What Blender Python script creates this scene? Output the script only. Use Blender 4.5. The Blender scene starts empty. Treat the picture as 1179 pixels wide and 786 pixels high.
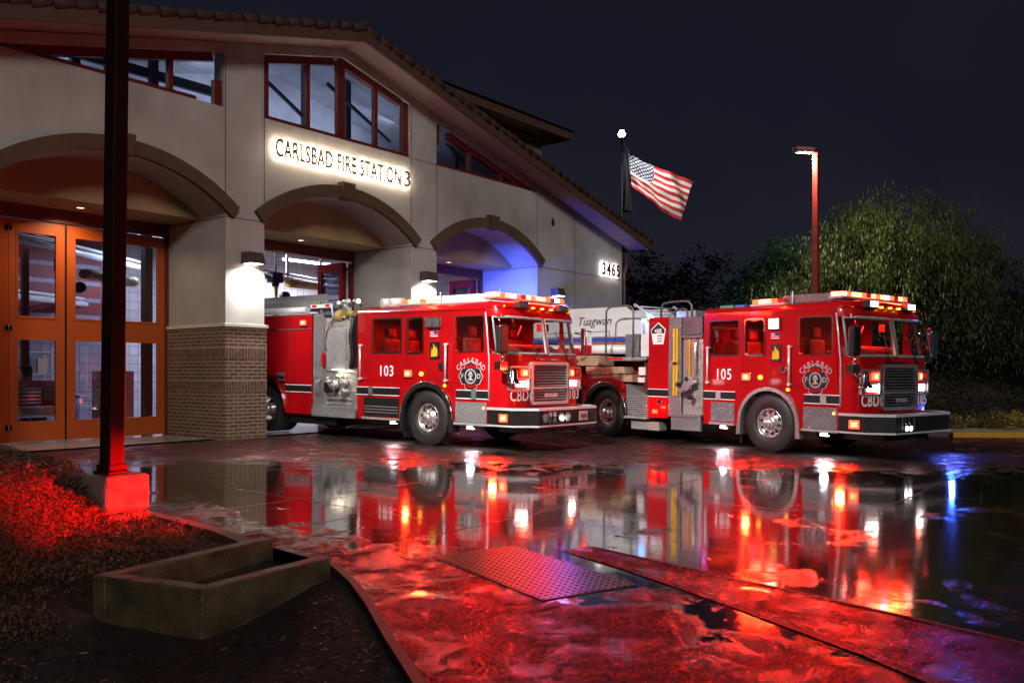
import bpy, bmesh, math, random
from mathutils import Vector, Matrix, geometry, noise
R = math.radians
random.seed(7)
scn = bpy.context.scene
COL = scn.collection
ROOT = {}

# ------------------------------------------------------------------ frame
CF, SF = 0.784, 0.6208          # camera heading in station axes
CAMH = 1.38
def W(xc, yc):                   # metres to the right / ahead of the camera -> station X, Y
    return (SF*xc + CF*yc, -CF*xc + SF*yc)
def gz(y):                       # the apron falls gently away from the building
    return -0.012*(16.0-y) if y < 16 else 0.0

# ------------------------------------------------------------------ mesh builder
class MB:
    def __init__(s):
        s.bm = bmesh.new(); s.mi = 0
    def _tag(s, faces, smooth=False):
        for f in faces:
            f.material_index = s.mi; f.smooth = smooth
    def box(s, x0, x1, y0, y1, z0, z1, M=None):
        vs = [s.bm.verts.new((x, y, z)) for x in (x0, x1) for y in (y0, y1) for z in (z0, z1)]
        fs = [s.bm.faces.new([vs[i] for i in q]) for q in ((0,1,3,2),(4,6,7,5),(0,4,5,1),(2,3,7,6),(0,2,6,4),(1,5,7,3))]
        s._tag(fs)
        if M is not None:
            for v in vs: v.co = M @ v.co
        return s
    def cbox(s, c, d, rz=0, rx=0, ry=0):
        M = Matrix.Translation(c) @ Matrix.Rotation(rz, 4, 'Z') @ Matrix.Rotation(ry, 4, 'Y') @ Matrix.Rotation(rx, 4, 'X')
        return s.box(-d[0]/2, d[0]/2, -d[1]/2, d[1]/2, -d[2]/2, d[2]/2, M)
    def face(s, pts, smooth=False):
        f = s.bm.faces.new([s.bm.verts.new(p) for p in pts]); s._tag([f], smooth); return s
    def tess(s, loops, fn):
        """polygon with holes given in 2D; fn maps (u, v) -> 3D"""
        L = [[Vector((u, v, 0)) for u, v in l] for l in loops]
        tris = geometry.tessellate_polygon(L)
        flat = [p for l in L for p in l]
        vs = [s.bm.verts.new(fn(p.x, p.y)) for p in flat]
        for t in tris:
            try: s._tag([s.bm.faces.new([vs[i] for i in t])])
            except ValueError: pass
        return s
    def plate(s, loops, fn, thick):
        """tessellated plate with rims; thick is a 3D vector"""
        T = Vector(thick)
        s.tess(loops, fn); s.tess(loops, lambda u, v: Vector(fn(u, v)) + T)
        for l in loops:
            n = len(l)
            for i in range(n):
                a, b = Vector(fn(*l[i])), Vector(fn(*l[(i+1) % n]))
                s.face([a, b, b+T, a+T])
        return s
    def cyl(s, p0, p1, r0, r1=None, seg=14, caps=True, smooth=True):
        p0, p1 = Vector(p0), Vector(p1); r1 = r0 if r1 is None else r1
        d = (p1-p0)
        if d.length < 1e-6: return s
        q = d.to_track_quat('Z', 'Y')
        a = []; b = []
        for i in range(seg):
            t = 2*math.pi*i/seg; v = q @ Vector((math.cos(t), math.sin(t), 0))
            a.append(s.bm.verts.new(p0+v*r0)); b.append(s.bm.verts.new(p1+v*r1))
        s._tag([s.bm.faces.new((a[i], a[(i+1) % seg], b[(i+1) % seg], b[i])) for i in range(seg)], smooth)
        if caps:
            s._tag([s.bm.faces.new(a[::-1]), s.bm.faces.new(b)])
        return s
    def tube(s, pts, r, seg=8, smooth=True):
        pts = [Vector(p) for p in pts]; rings = []
        up = None
        for i, p in enumerate(pts):
            if i == 0: d = pts[1]-p
            elif i == len(pts)-1: d = p-pts[i-1]
            else: d = (pts[i+1]-p).normalized()+(p-pts[i-1]).normalized()
            q = d.to_track_quat('Z', 'Y')
            rr = r[i] if isinstance(r, (list, tuple)) else r
            ring = []
            for k in range(seg):
                t = 2*math.pi*k/seg
                ring.append(s.bm.verts.new(p + q @ Vector((math.cos(t)*rr, math.sin(t)*rr, 0))))
            if rings:     # align
                prev = rings[-1]
                off = min(range(seg), key=lambda o: sum((ring[(o+j) % seg].co-prev[j].co).length for j in range(0, seg, 2)))
                ring = ring[off:]+ring[:off]
            rings.append(ring)
        for a, b in zip(rings, rings[1:]):
            s._tag([s.bm.faces.new((a[i], a[(i+1) % seg], b[(i+1) % seg], b[i])) for i in range(seg)], smooth)
        s._tag([s.bm.faces.new(rings[0][::-1]), s.bm.faces.new(rings[-1])])
        return s
    def lathe(s, prof, c, axis='X', seg=48, smooth=True):
        """prof: (a, r) pairs, a along the axis"""
        c = Vector(c); rings = []
        for a, r in prof:
            ring = []
            for i in range(seg):
                t = 2*math.pi*i/seg; u, v = math.cos(t)*r, math.sin(t)*r
                o = {'X': (a, u, v), 'Y': (u, a, v), 'Z': (u, v, a)}[axis]
                ring.append(s.bm.verts.new(c+Vector(o)))
            rings.append(ring)
        for a, b in zip(rings, rings[1:]):
            s._tag([s.bm.faces.new((a[i], a[(i+1) % seg], b[(i+1) % seg], b[i])) for i in range(seg)], smooth)
        return s
    def prism(s, pts, fn, thick):
        return s.plate([pts], fn, thick)
    def text(s, txt, size, M, ext=0.004, off=0.0, shear=0.0, sx=1.0, align='CENTER', space=1.0):
        cu = bpy.data.curves.new('t', 'FONT'); cu.body = txt; cu.size = size; cu.extrude = ext; cu.offset = off
        cu.shear = shear; cu.align_x = align; cu.align_y = 'CENTER'; cu.resolution_u = 3; cu.space_character = space
        o = bpy.data.objects.new('t', cu); COL.objects.link(o)
        dg = bpy.context.evaluated_depsgraph_get(); dg.update()
        me = bpy.data.meshes.new_from_object(o.evaluated_get(dg))
        me.transform(M @ Matrix.Diagonal((sx, 1, 1, 1)))
        n0 = len(s.bm.faces)
        s.bm.from_mesh(me); s.bm.faces.ensure_lookup_table()
        s._tag(s.bm.faces[n0:])
        bpy.data.objects.remove(o); bpy.data.curves.remove(cu); bpy.data.meshes.remove(me)
        return s
    def split(s, name, mats, parent=None, bevel=0.0, gap=.012):
        """each separate piece becomes a part of its own (pieces that touch stay together)"""
        bm = s.bm; bm.verts.index_update(); n = len(bm.verts); par = list(range(n))
        def find(a):
            while par[a] != a: par[a] = par[par[a]]; a = par[a]
            return a
        for e in bm.edges: par[find(e.verts[0].index)] = find(e.verts[1].index)
        isl = {}
        for v in bm.verts: isl.setdefault(find(v.index), []).append(v)
        keys = list(isl); box = {k: ([min(v.co[i] for v in isl[k])-gap for i in range(3)], [max(v.co[i] for v in isl[k])+gap for i in range(3)]) for k in keys}
        cl = {k: k for k in keys}
        def cf(a):
            while cl[a] != a: a = cl[a]
            return a
        for i, a in enumerate(keys):
            for b in keys[i+1:]:
                if all(box[a][0][q] <= box[b][1][q] and box[b][0][q] <= box[a][1][q] for q in range(3)): cl[cf(a)] = cf(b)
        groups = {}
        for k in keys: groups.setdefault(cf(k), []).extend(isl[k])
        out = []
        for g in groups.values():
            mb = MB(); mp = {v: mb.bm.verts.new(v.co) for v in g}; done = set()
            for v in g:
                for f in v.link_faces:
                    if f.index in done and False: continue
                    if f in done: continue
                    done.add(f); nf = mb.bm.faces.new([mp[x] for x in f.verts]); nf.smooth = f.smooth; nf.material_index = f.material_index
            out.append(mb.build(name, mats, parent, bevel))
        bm.free(); return out
    def build(s, name, mats, parent=None, bevel=0.0, recalc=True, loc=None):
        if recalc: bmesh.ops.recalc_face_normals(s.bm, faces=s.bm.faces[:])
        me = bpy.data.meshes.new(name); s.bm.to_mesh(me); s.bm.free()
        for m in (mats if isinstance(mats, (list, tuple)) else [mats]): me.materials.append(m)
        o = bpy.data.objects.new(name, me); COL.objects.link(o)
        if parent is not None: o.parent = parent
        if loc is not None: o.location = loc
        if bevel:
            b = o.modifiers.new('bevel', 'BEVEL'); b.width = bevel; b.segments = 2; b.limit_method = 'ANGLE'; b.angle_limit = R(40)
            b.harden_normals = False
        return o
def tag(o, label=None, cat=None, group=None, kind=None):
    if label: o['label'] = label
    if cat: o['category'] = cat
    if group: o['group'] = group
    if kind: o['kind'] = kind
    return o
def thing(name, label, cat, loc=(0, 0, 0), rz=0, group=None, rx=0):
    o = bpy.data.objects.new(name, None); COL.objects.link(o)
    o.location = loc; o.rotation_euler = (rx, 0, rz); o.empty_display_size = .2
    return tag(o, label, cat, group)
def copy_tree(o, parent=None):
    c = o.copy(); COL.objects.link(c)
    if parent is not None: c.parent = parent
    for ch in list(o.children): copy_tree(ch, c)
    return c
def frame(origin, xa, ya):       # matrix with given x and y axes
    x = Vector(xa).normalized(); y = Vector(ya).normalized(); z = x.cross(y)
    M = Matrix((x, y, z)).transposed().to_4x4(); M.translation = Vector(origin); return M
def rrect(u0, u1, v0, v1, r, n=4):
    pts = []
    for cx, cy, a0 in ((u1-r, v1-r, 0), (u0+r, v1-r, 90), (u0+r, v0+r, 180), (u1-r, v0+r, 270)):
        for i in range(n+1):
            a = R(a0+90*i/n); pts.append((cx+r*math.cos(a), cy+r*math.sin(a)))
    return pts
def xplane(x): return lambda u, v: (x, u, v)
def yplane(y): return lambda u, v: (u, y, v)

# ------------------------------------------------------------------ materials
MAT = {}
def newmat(name):
    m = bpy.data.materials.new(name); m.use_nodes = True
    nt = m.node_tree; b = nt.nodes['Principled BSDF']; MAT[name] = m
    return m, nt, b
def N(nt, t, **kw):
    n = nt.nodes.new(t)
    for k, v in kw.items():
        if k in n.inputs: n.inputs[k].default_value = v
        else: setattr(n, k, v)
    return n
def ramp(nt, fac, stops):
    r = nt.nodes.new('ShaderNodeValToRGB'); e = r.color_ramp.elements
    while len(e) < len(stops): e.new(.5)
    for i, (p, c) in enumerate(stops):
        e[i].position = p; e[i].color = (c, c, c, 1) if isinstance(c, (int, float)) else (*c, 1)
    nt.links.new(fac, r.inputs[0]); return r.outputs[0]
def coords(nt, scale=(1, 1, 1), kind='Object'):
    t = nt.nodes.new('ShaderNodeTexCoord'); m = nt.nodes.new('ShaderNodeMapping'); m.inputs['Scale'].default_value = scale
    nt.links.new(t.outputs[kind], m.inputs[0]); return m.outputs[0]
def pm(name, col, rough=.5, metal=0.0, coat=0.0, var=0.12, vs=3.0, bump=0.0, bs=40.0, spec=.5, em=None, es=0.0, rvar=0.0, alpha=None):
    """general painted / plain surface with slight procedural variation"""
    m, nt, b = newmat(name)
    b.inputs['Metallic'].default_value = metal; b.inputs['Roughness'].default_value = rough
    b.inputs['Coat Weight'].default_value = coat; b.inputs['Coat Roughness'].default_value = .06
    b.inputs['Specular IOR Level'].default_value = spec
    co = coords(nt)
    nz = N(nt, 'ShaderNodeTexNoise', Scale=vs, Detail=5.0); nt.links.new(co, nz.inputs['Vector'])
    lo = tuple(c*(1-var) for c in col); hi = tuple(min(1, c*(1+var)) for c in col)
    nt.links.new(ramp(nt, nz.outputs[0], [(.3, lo), (.7, hi)]), b.inputs['Base Color'])
    if rvar:
        n2 = N(nt, 'ShaderNodeTexNoise', Scale=vs*2.3, Detail=6.0); nt.links.new(co, n2.inputs['Vector'])
        nt.links.new(ramp(nt, n2.outputs[0], [(.3, max(0, rough-rvar)), (.7, rough+rvar)]), b.inputs['Roughness'])
    if bump:
        n3 = N(nt, 'ShaderNodeTexNoise', Scale=bs, Detail=4.0); nt.links.new(co, n3.inputs['Vector'])
        bp = N(nt, 'ShaderNodeBump', Strength=bump, Distance=.02); nt.links.new(n3.outputs[0], bp.inputs['Height'])
        nt.links.new(bp.outputs[0], b.inputs['Normal'])
    if em:
        b.inputs['Emission Color'].default_value = (*em, 1); b.inputs['Emission Strength'].default_value = es
    return m
def emis(name, col, s):
    m, nt, b = newmat(name)
    b.inputs['Base Color'].default_value = (*[c*.5 for c in col], 1); b.inputs['Roughness'].default_value = .3
    co = coords(nt); w = N(nt, 'ShaderNodeTexVoronoi', Scale=22.0); nt.links.new(co, w.inputs['Vector'])
    mu = N(nt, 'ShaderNodeMath', operation='MULTIPLY'); nt.links.new(ramp(nt, w.outputs[0], [(0, 1.25), (.8, .6)]), mu.inputs[0]); mu.inputs[1].default_value = s
    b.inputs['Emission Color'].default_value = (*col, 1); nt.links.new(mu.outputs[0], b.inputs['Emission Strength'])
    return m
def glassm(name, tint, refl=.12, rough=.02):
    m = bpy.data.materials.new(name); m.use_nodes = True; nt = m.node_tree; nt.nodes.clear(); MAT[name] = m
    o = nt.nodes.new('ShaderNodeOutputMaterial'); mx = nt.nodes.new('ShaderNodeMixShader')
    tr = N(nt, 'ShaderNodeBsdfTransparent'); tr.inputs[0].default_value = (*tint, 1)
    gl = N(nt, 'ShaderNodeBsdfGlossy', Roughness=rough); gl.inputs[0].default_value = (.9, .95, 1, 1)
    fr = N(nt, 'ShaderNodeLayerWeight', Blend=.5); pw = N(nt, 'ShaderNodeMath', operation='POWER'); nt.links.new(fr.outputs['Facing'], pw.inputs[0]); pw.inputs[1].default_value = 4.5
    ad = N(nt, 'ShaderNodeMath', operation='MULTIPLY_ADD'); ad.inputs[1].default_value = .8; ad.inputs[2].default_value = refl*.6; ad.use_clamp = True
    nt.links.new(pw.outputs[0], ad.inputs[0]); nt.links.new(ad.outputs[0], mx.inputs[0]); nt.links.new(tr.outputs[0], mx.inputs[1]); nt.links.new(gl.outputs[0], mx.inputs[2])
    nt.links.new(mx.outputs[0], o.inputs[0]); return m

RED = pm('fire_red_paint', (.42, .003, .006), .36, coat=.55, var=.18, vs=1.1, spec=.1, rvar=.08)
REDD = pm('dark_red_paint', (.16, .008, .008), .4, coat=.3)
MAROON = pm('maroon_steel', (.13, .012, .010), .45, var=.1)
POSTRED = pm('post_red_shaded', (.014, .002, .002), .45, spec=.2, var=.15, vs=6)  # same post paint as the far one, darkened as if in shade
POSTFAR = pm('post_red_lit', (.17, .007, .006), .4, var=.15, vs=6)  # same post paint, with the red light on it put into the colour
ORANGE = pm('orange_door_paint', (.45, .082, .013), .42, var=.08, vs=1.2, bump=.03)
BLACK = pm('black_trim', (.012, .012, .013), .38, var=.2)
RUBBER = pm('tyre_rubber', (.017, .016, .016), .55, var=.25, vs=12, bump=.15, bs=60)
CHROME = pm('chrome', (.86, .86, .88), .09, metal=1, var=.03)
ALU = pm('brushed_aluminium', (.60, .60, .61), .33, metal=.6, var=.12, vs=5, rvar=.08)
STEELP = pm('pump_panel_steel', (.52, .51, .49), .30, metal=.6, var=.18, vs=4, rvar=.1, bump=.05)
WHITEP = pm('white_paint', (.78, .78, .80), .35, coat=.3, var=.05)
SILVER = pm('self_lit_silver', (.80, .80, .82), .4, var=.04, em=(.8, .8, .85), es=.13)  # slight emission stands in for light falling on the letters
RIM = pm('polished_rim', (.80, .78, .76), .27, metal=.85, var=.1, vs=6)
SATIN = pm('satin_chrome', (.72, .72, .76), .24, metal=.82, var=.05)
GREY = pm('grey_plastic', (.11, .11, .115), .5)
TARP = pm('grey_vinyl_tarp', (.085, .085, .09), .38, var=.35, vs=5, bump=.5, bs=9)
YELLOW = pm('yellow_paint', (.75, .42, .01), .5)
YHOSE = pm('yellow_hose', (.50, .34, .09), .6, bump=.2)
TAN = pm('tan_step_board', (.40, .27, .17), .5, var=.25, vs=8)
AMBER = emis('amber_marker', (1, .35, .03), 5)
REDL = emis('red_warning_lens', (1, .045, .015), 9)
REDW = emis('white_hot_red_led', (1, .17, .08), 11)
REDL2 = emis('red_strobe_core', (1, .055, .018), 24)
WHTL = emis('white_led_lens', (1, .93, .88), 10)
WARML = emis('warm_flood_lens', (1, .9, .62), 4.5)
BLUEL = emis('blue_strobe_lens', (.10, .25, 1), 25)
SILVERD = pm('dull_silver_letter', (.42, .42, .44), .5, var=.04)
GLOWR = pm('faint_glow_red_lens', (.35, .02, .015), .15, coat=1, em=(1, .03, .02), es=.25)  # lens is off, but a faint red glow is put into it
DARKL = pm('unlit_flood_glass', (.20, .21, .23), .1, metal=.6, coat=1)
GLASS = glassm('cab_glass', (.62, .68, .68), .10)
GLASSD = glassm('tinted_glass', (.50, .34, .34), .08)
GLASSB = glassm('window_glass', (.70, .74, .82), .09)
GLASSC = glassm('clerestory_glass', (.40, .44, .50), .22)
SEAT = pm('seat_cloth', (.22, .03, .025), .8, var=.5, vs=7)
DASH = pm('dashboard', (.30, .05, .045), .6)
TEAL = pm('windscreen_seal', (.26, .36, .35), .3, coat=.3)

def diamond_plate(name, base, sc, metal=.55, rough=.26):
    m, nt, b = newmat(name); b.inputs['Metallic'].default_value = metal; b.inputs['Roughness'].default_value = rough
    co = coords(nt)
    mp = N(nt, 'ShaderNodeMapping'); mp.inputs['Rotation'].default_value = (R(45), R(45), R(45)); nt.links.new(co, mp.inputs[0])
    ch = N(nt, 'ShaderNodeTexVoronoi', Scale=sc); ch.inputs['Randomness'].default_value = 0.0; nt.links.new(mp.outputs[0], ch.inputs['Vector'])
    k = ramp(nt, ch.outputs[0], [(.25, 1), (.5, 0)])
    bp = N(nt, 'ShaderNodeBump', Strength=.9, Distance=.01); nt.links.new(k, bp.inputs['Height']); nt.links.new(bp.outputs[0], b.inputs['Normal'])
    nt.links.new(ramp(nt, k, [(0, tuple(c*.45 for c in base)), (1, base)]), b.inputs['Base Color'])
    return m
TREAD = diamond_plate('diamond_tread_plate', (.50, .50, .52), 34)
HANDLE = pm('knurled_handle', (.75, .75, .77), .3, metal=.35)

# stucco
def stucco():
    m, nt, b = newmat('beige_stucco'); b.inputs['Roughness'].default_value = .85; co = coords(nt)
    n1 = N(nt, 'ShaderNodeTexNoise', Scale=.6, Detail=6.0); nt.links.new(co, n1.inputs['Vector'])
    st = N(nt, 'ShaderNodeMapping'); st.inputs['Scale'].default_value = (1.6, 1.6, .6); nt.links.new(co, st.inputs[0])
    n4 = N(nt, 'ShaderNodeTexNoise', Scale=1.0, Detail=6.0, Roughness=.6); nt.links.new(st.outputs[0], n4.inputs['Vector'])
    av = N(nt, 'ShaderNodeMath', operation='MULTIPLY_ADD'); nt.links.new(n1.outputs[0], av.inputs[0]); av.inputs[1].default_value = .75
    h4 = N(nt, 'ShaderNodeMath', operation='MULTIPLY'); nt.links.new(n4.outputs[0], h4.inputs[0]); h4.inputs[1].default_value = .25; nt.links.new(h4.outputs[0], av.inputs[2])
    nt.links.new(ramp(nt, av.outputs[0], [(.36, (.32, .295, .270)), (.50, (.43, .405, .375)), (.64, (.52, .495, .465))]), b.inputs['Base Color'])
    n2 = N(nt, 'ShaderNodeTexNoise', Scale=90.0, Detail=3.0); nt.links.new(co, n2.inputs['Vector'])
    bp = N(nt, 'ShaderNodeBump', Strength=.35, Distance=.01); nt.links.new(n2.outputs[0], bp.inputs['Height']); nt.links.new(bp.outputs[0], b.inputs['Normal'])
    return m
STUCCO = stucco()
HEADER = pm('ochre_stucco_panel', (.36, .245, .12), .85, var=.12, vs=1.0, bump=.2, bs=90)
TRIM = pm('brown_arch_trim', (.10, .062, .036), .8, var=.15, vs=3, bump=.2)
CAPM = pm('pale_precast_cap', (.50, .46, .42), .7, bump=.1)
SOFFIT = pm('eave_soffit', (.36, .24, .20), .8, var=.1)
FASCIA = pm('brown_fascia', (.095, .045, .030), .6, var=.15)
TILE = pm('clay_roof_tile', (.055, .028, .022), .75, var=.35, vs=5, bump=.3)
JOINT = pm('dark_joint', (.07, .055, .045), .9)
def brick():
    m, nt, b = newmat('brown_brick'); b.inputs['Roughness'].default_value = .8
    t = nt.nodes.new('ShaderNodeTexCoord'); sp = nt.nodes.new('ShaderNodeSeparateXYZ'); nt.links.new(t.outputs['Object'], sp.inputs[0])
    ad = N(nt, 'ShaderNodeMath', operation='ADD'); nt.links.new(sp.outputs[0], ad.inputs[0]); nt.links.new(sp.outputs[1], ad.inputs[1])
    cb = nt.nodes.new('ShaderNodeCombineXYZ'); nt.links.new(ad.outputs[0], cb.inputs[0]); nt.links.new(sp.outputs[2], cb.inputs[1])
    br = N(nt, 'ShaderNodeTexBrick', Scale=1.0); nt.links.new(cb.outputs[0], br.inputs['Vector'])
    br.inputs['Brick Width'].default_value = .235; br.inputs['Row Height'].default_value = .078; br.inputs['Mortar Size'].default_value = .0065; br.inputs['Mortar Smooth'].default_value = .1; br.inputs['Bias'].default_value = -.1
    br.inputs['Color1'].default_value = (.14, .068, .040, 1); br.inputs['Color2'].default_value = (.07, .036, .024, 1); br.inputs['Mortar'].default_value = (.36, .30, .25, 1)
    nt.links.new(br.outputs[0], b.inputs['Base Color'])
    inv = N(nt, 'ShaderNodeMath', operation='SUBTRACT'); inv.inputs[0].default_value = 1; nt.links.new(br.outputs[1], inv.inputs[1])
    bp = N(nt, 'ShaderNodeBump', Strength=.6, Distance=.01); nt.links.new(inv.outputs[0], bp.inputs['Height']); nt.links.new(bp.outputs[0], b.inputs['Normal'])
    return m
BRICK = brick()
def tilewall():
    m, nt, b = newmat('white_block_tiles'); b.inputs['Roughness'].default_value = .35
    t = nt.nodes.new('ShaderNodeTexCoord'); sp = nt.nodes.new('ShaderNodeSeparateXYZ'); nt.links.new(t.outputs['Object'], sp.inputs[0])
    ad = N(nt, 'ShaderNodeMath', operation='ADD'); nt.links.new(sp.outputs[0], ad.inputs[0]); nt.links.new(sp.outputs[1], ad.inputs[1])
    cb = nt.nodes.new('ShaderNodeCombineXYZ'); nt.links.new(ad.outputs[0], cb.inputs[0]); nt.links.new(sp.outputs[2], cb.inputs[1])
    br = N(nt, 'ShaderNodeTexBrick', Scale=1.0, offset=0.0); nt.links.new(cb.outputs[0], br.inputs['Vector'])
    br.inputs['Brick Width'].default_value = .28; br.inputs['Row Height'].default_value = .28; br.inputs['Mortar Size'].default_value = .009
    br.inputs['Color1'].default_value = (.50, .46, .48, 1); br.inputs['Color2'].default_value = (.42, .38, .40, 1); br.inputs['Mortar'].default_value = (.16, .15, .17, 1)
    nt.links.new(br.outputs[0], b.inputs['Base Color']); return m
TILEW = tilewall()
INTF = pm('polished_bay_floor', (.30, .30, .32), .2, var=.15)
INTC = pm('bay_ceiling', (.42, .40, .42), .7)
INTR = pm('maroon_bay_panel', (.22, .03, .035), .5)

# wet concrete
def wet(name, lo, hi, puddle_lo, puddle_hi, sc, rdry, rwet, grain, bias=-.20):
    m, nt, b = newmat(name); L = nt.links.new
    t = nt.nodes.new('ShaderNodeTexCoord'); co = t.outputs['Object']
    n1 = N(nt, 'ShaderNodeTexNoise', Scale=sc, Detail=9.0, Roughness=.68, Distortion=.5); L(co, n1.inputs['Vector'])
    n2 = N(nt, 'ShaderNodeTexNoise', Scale=7.0, Detail=6.0, Roughness=.65); L(co, n2.inputs['Vector'])
    gr = N(nt, 'ShaderNodeTexNoise', Scale=46.0, Detail=5.0, Roughness=.75); L(co, gr.inputs['Vector'])
    dp = N(nt, 'ShaderNodeVectorMath', operation='DOT_PRODUCT'); L(co, dp.inputs[0]); dp.inputs[1].default_value = (1.28, 0.0, 0)
    br_ = N(nt, 'ShaderNodeMapRange'); L(dp.outputs['Value'], br_.inputs[0]); br_.inputs[1].default_value = 5.8; br_.inputs[2].default_value = 7.7; br_.inputs[3].default_value = .035; br_.inputs[4].default_value = bias
    n0 = N(nt, 'ShaderNodeTexNoise', Scale=38.0, Detail=3.0); L(co, n0.inputs['Vector'])
    fz = N(nt, 'ShaderNodeMath', operation='MULTIPLY_ADD'); L(n0.outputs[0], fz.inputs[0]); fz.inputs[1].default_value = .05; L(n1.outputs[0], fz.inputs[2])
    dy = N(nt, 'ShaderNodeVectorMath', operation='DOT_PRODUCT'); L(co, dy.inputs[0]); dy.inputs[1].default_value = (CF, SF, 0)
    bf = N(nt, 'ShaderNodeMapRange'); L(dy.outputs['Value'], bf.inputs[0]); bf.inputs[1].default_value = 12.5; bf.inputs[2].default_value = 15.0; bf.inputs[3].default_value = 0; bf.inputs[4].default_value = .30
    s0 = N(nt, 'ShaderNodeMath', operation='ADD'); L(fz.outputs[0], s0.inputs[0]); L(br_.outputs[0], s0.inputs[1])
    sm = N(nt, 'ShaderNodeMath', operation='ADD'); L(s0.outputs[0], sm.inputs[0]); L(bf.outputs[0], sm.inputs[1])
    wetf = ramp(nt, sm.outputs[0], [(puddle_lo, 1), (puddle_hi, 0)])
    col = ramp(nt, n2.outputs[0], [(.3, lo), (.7, hi)])
    mx = N(nt, 'ShaderNodeMix', data_type='RGBA'); L(wetf, mx.inputs[0]); L(col, mx.inputs[6]); mx.inputs[7].default_value = tuple(c*.55 for c in lo)+(1,)
    L(mx.outputs[2], b.inputs['Base Color'])
    mr = N(nt, 'ShaderNodeMapRange'); L(wetf, mr.inputs[0]); mr.inputs[3].default_value = rdry; mr.inputs[4].default_value = rwet
    ng = N(nt, 'ShaderNodeMath', operation='MULTIPLY_ADD'); L(n2.outputs[0], ng.inputs[0]); ng.inputs[1].default_value = .10; L(mr.outputs[0], ng.inputs[2])
    L(ng.outputs[0], b.inputs['Roughness'])
    gs = ramp(nt, gr.outputs[0], [(.40, .12), (.62, 1.0)])
    sl_ = N(nt, 'ShaderNodeMapRange'); L(wetf, sl_.inputs[0]); sl_.inputs[3].default_value = .22; sl_.inputs[4].default_value = 1.0; 
    gm = N(nt, 'ShaderNodeMix', data_type='FLOAT'); L(wetf, gm.inputs[0]); L(gs, gm.inputs[2]); gm.inputs[3].default_value = 1.0
    gx = N(nt, 'ShaderNodeMath', operation='MULTIPLY'); L(sl_.outputs[0], gx.inputs[0]); L(gm.outputs[0], gx.inputs[1]); L(gx.outputs[0], b.inputs['Specular IOR Level']); b.inputs['IOR'].default_value = 1.75
    st_ = N(nt, 'ShaderNodeMix', data_type='RGBA'); L(wetf, st_.inputs[0]); st_.inputs[6].default_value = (1, .34, .36, 1); st_.inputs[7].default_value = (1, 1, 1, 1); L(st_.outputs[2], b.inputs['Specular Tint'])  # red lamp light put into the reflection colour of the rough areas
    # grain only where the concrete pokes out of the film, plus faint wind ripples everywhere
    inv = N(nt, 'ShaderNodeMath', operation='SUBTRACT'); inv.inputs[0].default_value = 1.0; L(wetf, inv.inputs[1])
    g = N(nt, 'ShaderNodeMath', operation='MULTIPLY'); L(gr.outputs[0], g.inputs[0]); L(inv.outputs[0], g.inputs[1])
    b1 = N(nt, 'ShaderNodeBump', Strength=min(1, grain), Distance=.010); L(g.outputs[0], b1.inputs['Height'])
    rp = N(nt, 'ShaderNodeTexNoise', Scale=3.2, Detail=3.0); L(co, rp.inputs['Vector'])
    b2 = N(nt, 'ShaderNodeBump', Strength=.028, Distance=.05); L(rp.outputs[0], b2.inputs['Height']); L(b1.outputs[0], b2.inputs['Normal'])
    # dark matt body under a glossy coat: strong film reflection where flooded, red-tinted speckled glints where the aggregate shows
    out = nt.nodes['Material Output']; nt.nodes.remove(b)
    df = N(nt, 'ShaderNodeBsdfDiffuse'); gl = N(nt, 'ShaderNodeBsdfGlossy'); mxs = N(nt, 'ShaderNodeMixShader')
    L(mx.outputs[2], df.inputs[0]); L(ng.outputs[0], gl.inputs['Roughness']); L(b2.outputs[0], gl.inputs['Normal']); L(b1.outputs[0], df.inputs['Normal'])
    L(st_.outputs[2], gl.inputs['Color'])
    lw = N(nt, 'ShaderNodeLayerWeight', Blend=.5); pw = N(nt, 'ShaderNodeMath', operation='POWER'); L(lw.outputs['Facing'], pw.inputs[0]); pw.inputs[1].default_value = 3.0
    wf = N(nt, 'ShaderNodeMath', operation='MULTIPLY_ADD'); L(pw.outputs[0], wf.inputs[0]); wf.inputs[1].default_value = .88; wf.inputs[2].default_value = .14
    dfc = N(nt, 'ShaderNodeMath', operation='MULTIPLY'); L(gs, dfc.inputs[0]); dfc.inputs[1].default_value = .34
    fm = N(nt, 'ShaderNodeMix', data_type='FLOAT'); L(wetf, fm.inputs[0]); L(dfc.outputs[0], fm.inputs[2]); L(wf.outputs[0], fm.inputs[3])
    L(fm.outputs[0], mxs.inputs[0]); L(df.outputs[0], mxs.inputs[1]); L(gl.outputs[0], mxs.inputs[2]); L(mxs.outputs[0], out.inputs[0])
    return m
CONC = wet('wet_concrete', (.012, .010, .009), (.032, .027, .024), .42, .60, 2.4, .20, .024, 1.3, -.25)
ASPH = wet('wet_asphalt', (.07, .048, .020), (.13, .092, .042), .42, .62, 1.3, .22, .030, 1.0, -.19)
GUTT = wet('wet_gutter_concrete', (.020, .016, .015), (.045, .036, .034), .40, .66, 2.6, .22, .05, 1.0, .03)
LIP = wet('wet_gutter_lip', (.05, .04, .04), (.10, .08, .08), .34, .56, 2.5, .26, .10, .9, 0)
CURBC = pm("curb_concrete", (.045, .038, .034), .5, var=.25, vs=5, bump=.3, bs=50)
PLANTC = pm('planter_concrete', (.085, .062, .034), .42, var=.5, vs=4, bump=.6, bs=35, rvar=.12)
SOIL = pm('dark_mulch', (.020, .011, .008), .75, var=.6, vs=9, bump=1.0, bs=30)
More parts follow.
